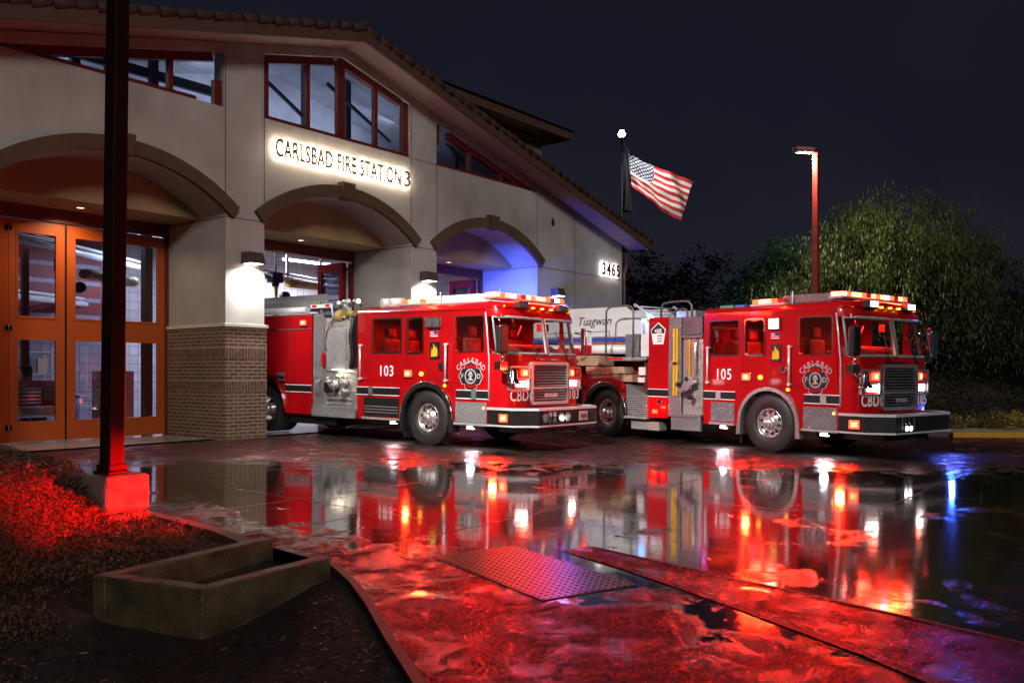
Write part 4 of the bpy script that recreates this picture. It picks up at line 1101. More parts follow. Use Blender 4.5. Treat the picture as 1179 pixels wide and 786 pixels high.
    for k, (dy, h) in enumerate(((-.07, .16), (-.02, .25), (.035, .20))):
        mb.plate([[(c0-dy*ks+.03, 1.76), (c0-dy*ks-.04, 1.78), (c0-dy*ks-.035, 1.80+h*.5), (c0-dy*ks+.015, 1.78+h), (c0-dy*ks+.02, 1.78+h*.5)]], xplane(-.019-.0006*k), (.001, 0, 0))
    mb.build('flame', YELLOW, fb)
    mb = MB(); mb.cyl((-.03, sy-.20*ks, 1.58), (0, sy-.20*ks, 1.58), .075, seg=20); pt = mb.build('round_port', CHROME, root); mb = MB(); mb.cyl((-.034, sy-.20*ks, 1.58), (-.031, sy-.20*ks, 1.58), .05, seg=16); mb.build('port_face', BLACK, pt)
    # red side flasher + amber
    y = P['mw'][0]-.0*ks-.04
    mb = MB(); mb.box(-.035, 0, y-.11*ks, y+.11*ks, 1.345, 1.505); f = mb.build('side_flasher', CHROME, root, bevel=.01); mb = MB(); mb.box(-.045, -.036, y-.09*ks, y+.09*ks, 1.36, 1.49); mb.build('lens', REDL, f, bevel=.008); mb = MB(); mb.box(-.050, -.0455, y-.055*ks, y+.055*ks, 1.39, 1.46); mb.build('bulb', REDW, f)
    y2 = y-.36*ks
    mb = MB(); mb.cyl((-.03, y2, 1.42), (0, y2, 1.42), .045, seg=14); mb.split('marker_lamp', AMBER, root)
    mb = MB(); mb.cyl((-.03, -.48*ks, 1.20), (0, -.48*ks, 1.20), .03, seg=12); mb.cyl((-.03, ap+.12, .80), (0, ap+.12, .80), .025, seg=12); mb.split('marker_lamp', AMBER, root)
    # ---------------- front face
    FY_ = fr
    mb = MB(); mb.plate([rrect(.64, 1.86, .86, 1.68, .05), rrect(.70, 1.80, .92, 1.62, .03)], yplane(FY_-.075), (0, .085, 0)); mb.box(.66, 1.84, FY_-.085, FY_-.0, 1.155, 1.195); gr = mb.build('grille', SATIN, root, bevel=.008)
    mb = MB(); mb.box(.70, 1.80, FY_-.012, FY_-.006, .92, 1.62); mb.build('grille_mesh', BLACK, gr)
    mb = MB(); z = .955
    while z < 1.60:
        if not (1.13 < z < 1.21): mb.cbox((1.25, FY_-.035, z), (1.10, .045, .012), rx=R(-25))
        z += .052
    mb.build('grille_bar', SATIN, gr)
    mb = MB(); mb.box(.95, 1.55, FY_-.028, FY_-.002, 1.715, 1.74); mb.build('badge_bar', CHROME, root)
    mb = MB(); mb.box(1.05, 1.45, FY_-.09, FY_-.076, 1.00, 1.07); mb.build('name_plate', ALU, gr)
    for sgn in (0, 1):
        def mx(x): return x if not sgn else WD-x
        xa, xb = .10, .60
        # quad headlamp bezel set on the curved corner
        y_at = lambda x: fr+ (ap-fr)*(.42 if x < .12 else .17 if x < .3 else .06)
        M = Matrix.Translation((mx(.35), fr+.075, 1.36)) @ Matrix.Rotation(R(-7 if not sgn else 7), 4, 'Z')
        mb = MB(); mb.plate([rrect(-.25, .27, -.235, .235, .04), rrect(-.24, .23, -.20, -.015, .02), rrect(-.24, .23, .015, .20, .02)], lambda u, v: M @ Vector((u, -.10, v)), (M.to_3x3() @ Vector((0, .16, 0))))
        bz = mb.build('headlight', SATIN, root, bevel=.006)
        mb = MB(); mb.box(-.22, .23, -.035, -.02, -.20, .20, M); mb.build('reflector', pm('lamp_red_housing', (.30, .02, .015), .2, metal=.5, em=(1, .05, .03), es=.35) if 'lamp_red_housing' not in MAT else MAT['lamp_red_housing'], bz)  # housing emits a faint red glow of its own
        inx = (.06, .20) if not sgn else (-.20, -.06)
        mb = MB(); mb.box(inx[0], inx[1], -.105, -.05, .04, .175, M); mb.build('red_lens', REDL, bz, bevel=.01); mb = MB(); mb.box(inx[0]+.025, inx[1]-.025, -.112, -.106, .065, .15, M); mb.build('red_bulb', REDW, bz)
        mb = MB(); [mb.box(x0_, x0_+.085, -.105, -.05, -.16, -.045, M) for x0_ in ((-.06, .045, .14) if not sgn else (-.22, -.12, -.02))]; mb.split('white_lens', WHTL, bz, bevel=.008, gap=.001)
        mb = MB(); mb.cyl(M @ Vector((-.15 if not sgn else .15, -.09, .11)), M @ Vector((-.15 if not sgn else .15, -.03, .11)), .055, seg=14); mb.build('turn_lens', GLOWR, bz)
    mb = MB(); mb.text('CBD', .30, frame((.36, fr+.075, 1.03), (1, -.06, 0), (0, 0, 1)), ext=.002, off=.002, sx=.85, space=1.08)
    # plate seated slightly proud of the curved corner
    for v in mb.bm.verts: v.co.y -= .07
    mb.build('front_lettering', SILVER, root); mb = MB()
    mb.text(num, .29, frame((2.16, fr+.004, 1.03), (1, .06, 0), (0, 0, 1)), ext=.002, off=.002, sx=.88, space=1.1)
    mb.build('front_number', SILVER, root)
    # bumper
    by0, by1 = fr-.50, ap+.02
    pl_ = [(-.03, ap+.02), (-.03, fr-.12), (.30, by0), (2.20, by0), (2.53, fr-.12), (2.53, ap+.02), (2.45, ap+.02), (2.45, fr-.08), (2.17, by0+.08), (.33, by0+.08), (.05, fr-.08), (.05, ap+.02)]
    mb = MB(); mb.plate([pl_], lambda u, v: (u, v, .50), (0, 0, .27)); bm_ = mb.build('bumper', BLACK if num == '105' else pm('dark_bumper', (.05, .045, .045), .15, metal=.7), root, bevel=.012)
    mb = MB(); pl2 = [(x+(-.012 if x < 1.25 else .012), y-(.012 if y < fr else 0)) for x, y in pl_]
    mb.plate([pl2], lambda u, v: (u, v, .772), (0, 0, .045)); mb.plate([pl2], lambda u, v: (u, v, .468), (0, 0, .030)); mb.build('bumper_trim', HANDLE, bm_, bevel=.008)
    mb = MB(); mb.face([(.05, fr-.05, .80), (2.45, fr-.05, .80), (2.2, by0+.05, .80), (.3, by0+.05, .80)]); mb.build('bumper_deck', TREAD, bm_)
    mb = MB(); mb.box(-.045, -.031, fr+.02*0-.02, fr+.17, .555, .70); fl_ = mb.build('bumper_flasher', REDL, bm_, bevel=.01); mb = MB(); mb.box(-.052, -.0455, fr+.02, fr+.12, .59, .665); mb.build('bumper_bulb', REDW, bm_)
    mb = MB()
    for x in (.62, .76): mb.cyl((x, by0-.03, .70), (x, by0, .70), .055, seg=16); mb.cyl((x, by0-.03, .57), (x, by0, .57), .055, seg=16)
    mb.split('air_horn', CHROME, bm_)
    if num == '105':
        mb = MB(); [mb.cyl((x, by0-.038, .57), (x, by0-.031, .57), .042, seg=14) for x in (.62, .76)]; mb.split('fog_lens', WHTL, bm_)
        mb = MB(); mb.box(2.56, 2.61, fr-.06, fr+.20, .54, .74); mb.build('blue_flasher', BLUEL, bm_, bevel=.008)  # flasher added to give the blue streak on the wet ground
        mb = MB(); [mb.box(x, x+.03, by0-.006, by0-.001, .52, .75) for x in (.50, .90)]; mb.split('horn_frame', SATIN, bm_)
    else:
        mb = MB(); [mb.cyl((x, by0-.035, .635), (x, by0, .635), .085, seg=18) for x in (.47, .98, 1.18)]; mb.split('horn_bell', CHROME, bm_)
        mb = MB(); mb.box(1.60, 1.90, by0-.014, by0-.003, .545, .73); lp = mb.build('licence_plate', ALU, bm_, bevel=.01); mb = MB(); mb.text('E 1234', .001, FRONT(1.75, by0-.02, .64)) if False else mb.box(1.64, 1.86, by0-.0165, by0-.0145, .60, .67); mb.build('plate_characters', GREY, lp)
    mb = MB(); mb.plate([[(2.205, by0-.004), (2.54, fr-.124), (2.545, ap-.2), (2.50, ap-.2), (2.50, fr-.10), (2.19, by0+.03)]], lambda u, v: (u, v, .505), (0, 0, .26)); mb.build('corner_plate', TREAD, bm_)
    mb = MB(); mb.cyl((2.34, fr-.40+.06, .64), (2.31, fr-.42+.02, .64), .095, seg=18); mb.build('siren_speaker', BLACK, bm_)
    mb = MB(); mb.box(.5, 2.0, fr-.2, fr+.6, .32, .46); mb.tube([(.95, by0+.1, .40), (1.0, by0+.02, .34), (1.5, by0+.02, .34), (1.55, by0+.1, .40)], .02, 6); mb.build('tow_frame', BLACK, bm_)
    # mirrors
    def mirror(xc_, yc_, zc_, side):
        mb = MB(); mb.box(xc_-.125, xc_+.125, yc_-.06, yc_+.06, zc_-.26, zc_+.26); m = mb.build('mirror', BLACK if side < 0 else CHROME, root, bevel=.035)
        mb = MB()
        if side < 0: mb.tube([(xc_, yc_, zc_-.24), (xc_+.01, yc_+.01, zc_-.38), (xc_+.03, yc_+.03, zc_-.50)], .025, 8); mb.cbox((xc_+.02, yc_+.04, zc_-.48), (.22, .14, .15)); mb.tube([(xc_+.05, yc_+.05, zc_-.52), (xc_+.14, yc_+.05, zc_-.62), (.25, fr+.05, 1.50)], .02, 8)
        else: mb.tube([(xc_, yc_, zc_-.20), (xc_-.05, yc_+.02, zc_-.34), (2.30, fr+.12, zc_-.42)], .022, 8); mb.tube([(xc_, yc_+.03, zc_+.15), (2.42, fr+.25, zc_+.20)], .015, 6); mb.box(xc_-.17, xc_-.125, yc_-.04, yc_+.04, zc_-.26, zc_+.30)
        mb.build('mirror_arm', CHROME, m)
        if side < 0:
            mb = MB(); mb.box(xc_-.085, xc_+.085, yc_-.056, yc_-.051, zc_+.14, zc_+.20); mb.build('mirror_cap', WHITEP, m)
    mirror(-.15 if num == '103' else -.12, fr+.02 if num == '103' else fr+.03, 2.08, -1)
    mirror(2.86, fr+.16, 2.10, 1)
    # siren bell at the corner
    mb = MB(); c = (.13, fr-.03, 0); mb.lathe([(1.26, .0), (1.26, .14), (1.30, .125), (1.36, .08), (1.50, .07), (1.54, .045), (1.54, 0)], c, 'Z', 24); mb.build('siren', CHROME, root)
    # wipers
    for x0_, x1_ in ((.86, .74), (1.42, 1.75)) if num == '103' else ((.90, .80), (1.42, 1.80)):
        mb = MB(); mb.tube([(x0_, fr-.04, 1.74), ((x0_*.4+x1_*.6), fr-.02, 1.95), ((x0_+x1_)/2, fr+.03, 2.20)] if x0_ < 1.2 else [(1.95, fr-.0, 1.74), (1.75, fr-.02, 1.95), (1.50, fr+.03, 2.28)], .010, 6); mb.cyl((x0_ if x0_ < 1.2 else 1.95, fr-.06, 1.73), (x0_ if x0_ < 1.2 else 1.95, fr, 1.73), .03, seg=10); mb.build('wiper', BLACK, root)
    # brow floods and markers
    for x in (.60, 1.90):
        mb = MB(); mb.box(x-.15, x+.15, fr+.09, fr+.22, 2.69, 2.83); fl2 = mb.build('brow_flood', BLACK, root, bevel=.015)
        mb = MB(); mb.box(x-.13, x+.13, fr+.078, fr+.089, 2.71, 2.81); mb.build('lens', DARKL if num == '103' else WARML, fl2, bevel=.008)
    mb = MB(); [mb.cyl((x, fr+.15+(.12 if x < .3 or x > 2.2 else 0), 2.70), (x, fr+.15+(.12 if x < .3 or x > 2.2 else 0), 2.735), .035, seg=12) for x in (.18, .95, 1.25, 1.55, 2.32)]; mb.split('marker_lamp', AMBER, root)
    # roof gear
    lb = lightbar(root, .12, 2.38, fr+.42, 2.86, nseg=14, dark=(5, 11), blue=((3, 12) if num == '103' else (9,)), label='front roof light bar, brightly lit red')
    y0 = P['bar2']
    lightbar(root, y0[0], y0[1], .10, 2.80, nseg=5, along='y', dark=(0,) if num == '105' else ())
    mb = MB(); yb = fr+.72; ye = P['ac']
    mb.plate([[(yb, 2.84), (ye, 2.84), (ye, 2.90), (ye-.12, 2.99), (yb+.02, 2.99)]], xplane(.30), (1.3, 0, 0)); mb.build('roof_housing', WHITEP if num == '103' else TREAD, root, bevel=.01)
    mb = MB(); mb.cyl((.25, y0[0]-.10, 2.80), (.25, y0[0]-.10, 3.06), .012, seg=6); mb.cyl((1.7, y0[0]-.3, 2.84), (1.9, y0[0]-.3, 3.25), .008, seg=6); mb.split('antenna', SILVER, root)
    # interior
    mb = MB(); mb.box(.06, WD-.06, fr+.35, rear-.05, .98, 1.05); mb.build('cab_floor', GREY, root)
    def seat(x, y, nm='seat'):
        mb = MB(); mb.box(x-.26, x+.26, y-.25, y+.25, 1.25, 1.42); mb.box(x-.25, x+.25, y+.20, y+.34, 1.40, 2.15); mb.box(x-.14, x+.14, y+.22, y+.33, 2.17, 2.38); mb.build(nm, SEAT, root, bevel=.05)
    seat(.55, ap+.55*ks+.12); seat(1.95, ap+.55*ks+.12); seat(.50, rear-.75*ks); seat(1.25, rear-.6*ks); seat(1.95, rear-.75*ks)
    mb = MB(); pts = [(.55+.22*math.cos(R(a)), fr+.86+.09*math.sin(R(a)), 1.72+.20*math.sin(R(a))) for a in range(0, 360, 20)]; mb.tube(pts+[pts[0]], .018, 6); mb.tube([(.55, fr+.86, 1.72), (.55, fr+.70, 1.60)], .03, 6); mb.build('steering_wheel', BLACK, root)
    mb = MB(); mb.box(.8, 1.7, ap+.5, ap+.9, 1.0, 1.75); mb.box(.9, 1.6, .10*ks, .3*ks, 1.1, 2.2)
    mb.tube([(1.0, fr+.7, 2.5), (1.05, fr+.7, 2.3), (1.2, fr+.72, 2.2), (1.3, fr+.7, 2.4)], .012, 6); mb.tube([(.5, ap+.3, 2.55), (.6, ap+.35, 2.35), (.75, ap+.4, 2.3)], .02, 6); mb.box(1.7, 1.95, fr+.5, fr+.62, 2.3, 2.45); mb.build('console', REDD, root)
    mb = MB(); mb.box(1.05, 1.45, ap+.45, ap+.55, 2.56, 2.60); mb.box(.4, .7, rear-.9*ks, rear-.8*ks, 2.56, 2.60); mb.split('dome_lamp', REDL, root)
    dirlight(root, (1.25, ap+.40, 2.55), (1.25, ap+.3, 1), (1, .04, .02), 60, .5, 175, .4)
    dirlight(root, (1.0, rear-.8*ks, 2.55), (.9, rear-.8*ks, 1), (1, .04, .02), 34, .4, 175, .3)
    # axle
    mb = MB(); mb.cyl((.3, 0, .55), (2.2, 0, .55), .09, seg=12); mb.box(.55, .7, fr+.2, rear+2.0, .46, .70); mb.box(1.8, 1.95, fr+.2, rear+2.0, .46, .70); mb.box(.9, 1.6, fr+.5, rear, .38, 1.0); mb.build('chassis', BLACK, root)
    wheel(root, 0.0, .0, 1); wheel(root, 0.0, 2.50, -1)
    # ground lights
    for i, (x, y) in enumerate(P['gl']):
        mb = MB(); mb.box(x, x+.06, y-.09, y+.09, .40, .45); gl = mb.build('ground_light', BLACK, root, bevel=.008); mb = MB(); mb.box(x-.006, x+.05, y-.075, y+.075, .385, .399); mb.box(x-.008, x-.001, y-.07, y+.07, .405, .44); mb.build('lens', WHTL, gl)
        dirlight(root, (x+.02, y, .38), (x-.25, y-.05, -1), (.86, .90, 1), 20 if num == '105' else 12, .12, 160)

def station_xy(root): pass
# ---- pumper 103
T3 = thing('fire_engine', 'red pumper numbered 103 backed halfway out of the middle bay', 'fire engine', (12.5, 12.06, gz(12.06)), 0, rx=.012)
cab(T3, dict(rear=2.07, rw=(1.58, .75), mw=(.56, .13), dw=(-.75, -1.46), ap=-1.60, fr=-2.05, num='103', ks=1.0, numy=1.17, emy=-1.15, sly=-.18, gl=((-.02, .95), (-.02, -1.15)), bar2=(.0, .85), ac=.30))
def pump103(r):
    # pump module
    mb = MB(); mb.box(.06, 2.44, 2.12, 3.58, .62, 2.62); pm_ = mb.build('pump_module', STEELP, r, bevel=.01)
    mb = MB(); mb.box(.03, .058, 3.22, 3.58, .64, 2.72); mb.box(.0, .30, 2.12, 3.58, .60, .66); mb.box(-.012, .02, 2.12, 3.58, .44, .60); mb.build('tread_panel', TREAD, r)
    mb = MB(); mb.box(.035, .056, 2.50, 3.15, 1.45, 2.40); mb.box(.028, .034, 2.54, 3.11, 1.49, 2.36); mb.build('gauge_door', ALU, pm_, bevel=.006)
    mb = MB(); mb.box(.0, .056, 2.12, 2.32, 1.55, 2.66); mb.tube([(.0, 2.2, 2.6), (-.04, 2.25, 2.2), (-.02, 2.2, 1.8), (.0, 2.28, 1.5)], .05, 8); mb.build('crosslay_cover', BLACK, r, bevel=.02)
    mb = MB()
    for (y, z, rr) in ((2.75, 1.14, .11), (2.45, 1.20, .085), (2.40, 1.02, .07), (2.60, 1.33, .05), (2.9, 1.22, .05)):
        mb.cyl((.06, y, z), (-.10, y, z), rr*.8, seg=16); mb.cyl((-.10, y, z), (-.14, y, z), rr, seg=16); mb.cyl((-.14, y, z), (-.17, y, z), rr*.55, seg=12)
    mb.split('pump_outlet', SATIN, pm_)
    mb = MB(); mb.cyl((-.06, 2.86, 1.10), (-.17, 2.88, 1.08), .125, seg=18); mb.build('intake_cap', BLACK, pm_)
    mb = MB(); rn = random.Random(2)
    for k in range(12): y = 2.35+k*.068; mb.cyl((.06, y, .84+.02*(k % 2)), (.02, y, .84+.02*(k % 2)), .022, seg=8); mb.cyl((.06, y, .74), (.03, y, .74), .016, seg=8)
    mb.split('drain_knob', ALU, pm_)
    mb = MB()
    for (y, z) in ((2.95, 1.32), (2.35, 1.42), (2.55, .98)): mb.tube([(.06, y, z), (-.08, y, z), (-.10, y-.05, z-.10)], .013, 6)
    for k in range(3): mb.tube([(.02, 3.30+k*.07, 1.32), (-.03, 3.33+k*.05, 1.2), (-.03, 3.31+k*.06, 1.02), (.02, 3.34+k*.05, .9)], .014, 6)
    mb.box(-.03, .028, 3.28, 3.50, 1.24, 1.33); mb.split('valve_lever', SATIN, pm_)
    mb = MB(); mb.cyl((.10, 2.62, 2.66), (.10, 2.80, 2.66), .13, seg=16); mb.cyl((.10, 2.3, 2.68), (.10, 2.45, 2.72), .07, seg=12); mb.build('coiled_hose', YHOSE, r)
    mb = MB(); mb.tube([(.05, 2.30, 2.55), (.0, 2.40, 2.62), (.02, 2.9, 2.60), (.02, 3.10, 2.30), (.02, 3.12, 1.9)], .022, 8); mb.build('hand_rail', CHROME, r)
    mb = MB(); mb.box(-.02, .03, 3.14, 3.24, 1.55, 1.85); mb.build('extinguisher_bracket', RED, r, bevel=.02)
    dirlight(r, (-.03, 2.6, 1.47), (.1, 2.55, .8), (1, .85, .6), 3.5, .3, 170)
    mb = MB(); mb.box(-.04, .03, 2.52, 2.86, 1.47, 1.49); mb.build('panel_light', WARML, r)
    # body
    mb = MB(); mb.plate([[(3.60, .47), (4.55, .47), (4.57, .62)]+[(5.25+.72*math.cos(R(a)), .57+.72*math.sin(R(a))) for a in range(170, 5, -15)]+[(5.97, .47), (9.4, .47), (9.4, 2.70), (3.60, 2.70)]], xplane(.0), (2.5, 0, 0)); mb.build('body', RED, r, bevel=.01)
    mb = MB(); mb.box(-.012, -.001, 3.63, 4.50, 1.16, 2.32); mb.box(-.012, -.001, 3.63, 9.3, 2.36, 2.40); d = mb.split('compartment_door', RED, r, bevel=.004)
    mb = MB(); mb.box(-.018, -.013, 3.63, 9.3, 2.38, 2.40); [mb.box(-.02, -.013, y, y+.015, .60, 2.34) for y in (4.35, 6.2, 7.4)]; mb.box(-.10, -.05, 4.5, 5.9, 1.30, 1.34); mb.build('body_trim', CHROME, r)
    mb = MB(); mb.box(-.014, -.002, 3.60, 4.52, .975, 1.115); mb.box(-.014, -.002, 6.05, 9.3, .975, 1.115); s_ = mb.build('side_stripe', BLACK, r); mb = MB(); [mb.box(-.018, -.003, 3.60, 4.52, z, z+.015) for z in (.958, 1.117)]; mb.build('stripe_edge', SILVER, s_)
    mb = MB(); ins = [(5.25+.62*math.cos(R(a)), .57+.62*math.sin(R(a))) for a in range(180, -1, -9)]; ou = [(5.25+.72*math.cos(R(a)), .57+.72*math.sin(R(a))) for a in range(180, -1, -9)]; mb.plate([ins+ou[::-1]], xplane(-.05), (.25, 0, 0)); mb.build('wheel_arch', CHROME, r)
    mb = MB(); mb.box(.25, .9, 4.6, 5.9, .5, 1.25); mb.build('wheel_well', BLACK, r)
    mb = MB(); mb.box(-.05, -.001, 4.55, 4.78, 1.20, 1.40); mb.build('side_step', GREY, r, bevel=.01)
    mb = MB(); mb.box(-.04, -.001, 3.75, 3.98, 2.46, 2.60); f = mb.build('side_flasher', CHROME, r); mb = MB(); mb.box(-.048, -.041, 3.77, 3.96, 2.48, 2.58); mb.build('lens', REDL, f); mb = MB(); mb.box(-.053, -.0485, 3.81, 3.92, 2.50, 2.56); mb.build('bulb', REDW, f)
    wheel(r, 5.25, .03, 1, steer=False, dual=True); wheel(r, 5.25, 2.47, -1, steer=False, dual=True)
    # ladders and hard suction over the body
    lad = MB()
    for x in (.25, .70): lad.box(x, x+.05, 3.4, 9.3, 2.92, 3.05)
    for k in range(17): lad.cyl((.27, 3.6+.34*k, 2.985), (.72, 3.6+.34*k, 2.985), .018, seg=6)
    for x in (.32, .66): lad.box(x, x+.035, 3.5, 9.0, 3.10, 3.19)
    lad.build('ladder', ALU, r)
    mb = MB(); mb.cyl((.12, 3.9, 2.83), (.12, 9.2, 2.83), .075, seg=14); mb.cyl((1.0, 3.5, 2.95), (1.0, 9.2, 2.95), .09, seg=14); mb.split('suction_hose', WHITEP, r)
    mb = MB(); mb.box(.02, 2.48, 3.62, 9.35, 2.705, 2.74); mb.box(.06, .10, 3.3, 3.40, 2.62, 3.0); mb.build('top_deck', TREAD, r)
    mb = MB(); [mb.box(-.004, .018, y, y+.14, 2.86, 2.92) for y in (3.0, 3.45)]; mb.split('reflector', GLOWR, r)
    mb = MB(); mb.box(.0, .02, 2.9, 3.65, 2.845, 2.93); mb.tube([(.02, 2.9, 2.6), (.02, 2.95, 2.9)], .02, 6); mb.build('ladder_bracket', WHITEP, r)
    mb = MB()
    for k in range(7): mb.cyl((.35+.1*(k % 3), 2.45+.11*k, 2.98+.03*(k % 2)), (.55, 2.60+.11*k, 2.92+.05*(k % 3)), .05, seg=10)
    mb.build('deck_gun', ALU, r)
    mb = MB(); mb.box(.3, 2.2, 2.15, 3.5, 2.62, 2.70); mb.build('pump_top', TREAD, r)
    mb = MB(); mb.box(.10, .5, 2.9, 4.5, .25, .46); mb.box(.7, 1.8, 2.0, 9.2, .42, .60); mb.build('underframe', BLACK, r)
    mb = MB(); [mb.cyl((.25, y, 2.90), (.55, y-.12, 2.93), .10, seg=14) for y in (1.35, 1.60)]; mb.split('roof_horn', WHITEP, r)
pump103(T3)

# ---- tiller truck 105
T5 = thing('ladder_truck', 'red ladder truck numbered 105 pulled out furthest, warm floods lit', 'fire engine', (16.06, 6.47, gz(6.47)), -R(14), rx=.012)
cab(T5, dict(rear=1.58, rw=(1.43, .72), mw=(.55, .12), dw=(-.67, -1.33), ap=-1.51, fr=-1.87, num='105', ks=.90, numy=1.07, emy=-1.01, sly=-.14, gl=((-.02, 1.06), (-.02, -1.20)), bar2=(-.23, .48), ac=.0))
def tiller(r):
    mb = MB(); mb.box(.05, 2.45, 1.47, 1.95, .60, 2.62); pmn = mb.build('pump_module', STEELP, r, bevel=.01)
    mb = MB(); mb.box(.02, 2.48, 1.47, 1.96, 2.26, 2.66); mb.tube([(.0, 1.5, 2.30), (-.02, 1.7, 2.29), (.0, 1.95, 2.30)], .03, 8); mb.build('hose_bed_cover', TARP, r, bevel=.05)
    mb = MB(); mb.box(.0, .045, 1.96, 2.27, .60, 2.66); mb.box(-.02, .2, 1.47, 2.27, .56, .62); mb.box(.0, .06, 1.10+.38, 2.2, .28, .56); mb.box(-.02, .2, 1.46, 1.97, 2.22, 2.27); mb.build('tread_panel', TREAD, r)
    mb = MB()
    for y in (2.05, 2.12): mb.box(-.03, -.012, y-.022, y+.022, 1.00, 2.42)
    mb.box(-.05, -.03, 2.02, 2.15, 1.70, 1.74); mb.box(-.01, .045, 1.74, 1.76, 1.2, 2.2); mb.build('ladder_beam', YELLOW, r)
    mb = MB(); mb.box(-.05, .01, 2.04, 2.14, 1.66, 1.72); mb.build('strap', BLACK, r)
    mb = MB()
    for (y, z, rr) in ((1.75, 1.20, .09), (1.62, 1.30, .07), (1.88, 1.12, .06), (1.70, 1.38, .05)):
        mb.cyl((.06, y, z), (-.10, y, z), rr*.75, seg=16); mb.cyl((-.10, y, z), (-.14, y, z), rr, seg=16)
    mb.tube([(.05, 1.60, 2.2), (-.02, 1.60, 2.1), (-.03, 1.60, 1.4), (.04, 1.58, 1.3)], .025, 8); mb.split('pump_outlet', SATIN, pmn)
    mb = MB(); [mb.cyl((-.05, y, z), (-.145, y, z), .05, seg=12) for y, z in ((1.93, 1.24), (1.72, 1.36), (1.66, .98))]; mb.split('valve_cap', BLACK, pmn)
    mb = MB(); mb.box(.035, .049, 1.60, 1.90, 1.50, 2.18); mb.build('gauge_door', pm('tan_panel', (.42, .30, .22), .35, metal=.4), pmn)
    # tall red compartment with the pentagon badge
    mb = MB(); mb.box(.0, 2.5, 2.275, 2.80, .50, 2.68); tc = mb.build('tall_compartment', RED, r, bevel=.012)
    mb = MB(); mb.box(-.010, -.001, 2.275, 2.80, .975, 1.115); st_ = mb.build('side_stripe', BLACK, tc); mb = MB(); [mb.box(-.013, -.002, 2.275, 2.80, z, z+.015) for z in (.958, 1.117)]; mb.build('stripe_edge', SILVER, st_)
    pc, zc = 2.54, 2.33
    def pf(k, x): return lambda u, v: (x, pc-u*k, zc+v*k)
    pent = [(0, .24), (.19, .085), (.13, -.235), (-.13, -.235), (-.19, .085)]
    mb = MB(); mb.plate([pent], pf(1.0, -.010), (.008, 0, 0)); pe = mb.build('pentagon_badge', SILVER, tc)
    mb = MB(); mb.plate([[(0, .24), (.19, .085), (.18, .0), (-.18, .0), (-.19, .085)]], pf(.90, -.013), (.002, 0, 0)); 
    for k in range(3): mb.box(-.013, -.0105, pc-.10, pc+.02, zc-.06-.06*k, zc-.04-.06*k)
    mb.build('badge_field', BLACK, pe)
    mb = MB(); mb.text('+||05', .12, SIDE(-.015, pc, zc+.05), ext=.001, off=.004, sx=.75); mb.build('badge_marks', SILVER, pe)
    mb = MB(); mb.cyl((-.02, 2.50, .85), (0, 2.50, .85), .055, seg=18); mb.build('seal', CHROME, tc)
    mb = MB(); mb.box(-.03, -.001, 2.55, 2.66, .60, .68); mb.build('side_flasher', REDL, tc)
    dirlight(r, (-.25, 2.6, .72), (.1, 2.55, .70), (1, .04, .03), 3.5, .1, 160)
    # louvred tread box and fender section
    mb = MB(); mb.plate([[(2.82, .50), (3.42, .50), (3.42, 1.22), (2.82, .98)]], xplane(.02), (.75, 0, 0)); tb = mb.build('battery_box', TREAD, r, bevel=.012)
    mb = MB(); [mb.box(.006, .019, 2.84, 3.36, z, z+.014) for z in [.58+.045*k for k in range(9)]]; mb.build('louvre', ALU, tb)
    mb = MB(); mb.box(-.05, .2, 2.82, 3.42, .455, .50); mb.box(.05, .3, 2.55, 3.3, .22, .40); mb.build('side_step', ALU, tb)
    A = [(4.05+.70*math.cos(R(a)), .55+.70*math.sin(R(a))) for a in range(8, 173, 11)]
    mb = MB(); mb.plate([[(3.43, .50), (3.36, .58)][:1]+A[::-1][::-1][::-1][:0]+[(3.43, 1.20), (3.9, 1.36), (4.75, 1.30), (4.86, 1.20), (4.86, .62)]+A[0:]], xplane(.0), (.08, 0, 0)); mb.build('rear_fender', RED, r)
    mb = MB(); ins = [(4.05+.60*math.cos(R(a)), .55+.60*math.sin(R(a))) for a in range(0, 181, 9)]; ou = [(4.05+.70*math.cos(R(a)), .55+.70*math.sin(R(a))) for a in range(0, 181, 9)]; mb.plate([ins+ou[::-1]], xplane(-.05), (.45, 0, 0)); mb.build('wheel_arch', pm('fender_black_gloss', (.015, .015, .016), .15, coat=1), r, bevel=.01)
    mb = MB(); mb.tube([(-.052, y, z) for y, z in ou], .012, 6); mb.build('arch_trim_chrome', CHROME, r)
    mb = MB(); mb.box(-.006, .0, 3.44, 3.52, 1.02, 1.13); mb.box(-.006, 0, 4.6, 4.85, 1.05, 1.15); mb.split('side_stripe', BLACK, r)
    wheel(r, 4.05, .03, 1, steer=False, dual=True); wheel(r, 4.05, 2.47, -1, steer=False, dual=True)
    mb = MB(); mb.box(.6, 1.9, 1.5, 4.9, .50, .85); mb.box(.4, 2.1, 3.2, 5.0, .86, 1.22); mb.build('underframe', BLACK, r)
    # turntable support structure
    mb = MB(); mb.plate([[(2.82, 1.05), (3.5, 1.55), (4.9, 1.55), (4.9, 1.30), (3.6, 1.25)]], xplane(.35), (1.8, 0, 0)); mb.box(.3, 2.2, 2.85, 4.6, 1.22, 1.50); mb.box(.10, .34, 2.85, 3.0, 1.1, 1.75); mb.build('turntable_base', REDD, r)
    mb = MB(); mb.box(.08, .099, 2.95, 3.13, 1.42, 1.60); mb.box(.08, .099, 2.97, 3.15, 1.26, 1.37); mb.split('warning_label', WHITEP, r)
    mb = MB(); mb.box(.06, .5, 3.3, 4.5, 1.26, 1.42); mb.box(.04, .5, 3.5, 4.65, 1.44, 1.60); mb.box(.10, .6, 4.3, 5.1, 1.62, 1.86); mb.split('access_step', TAN, r, bevel=.01)
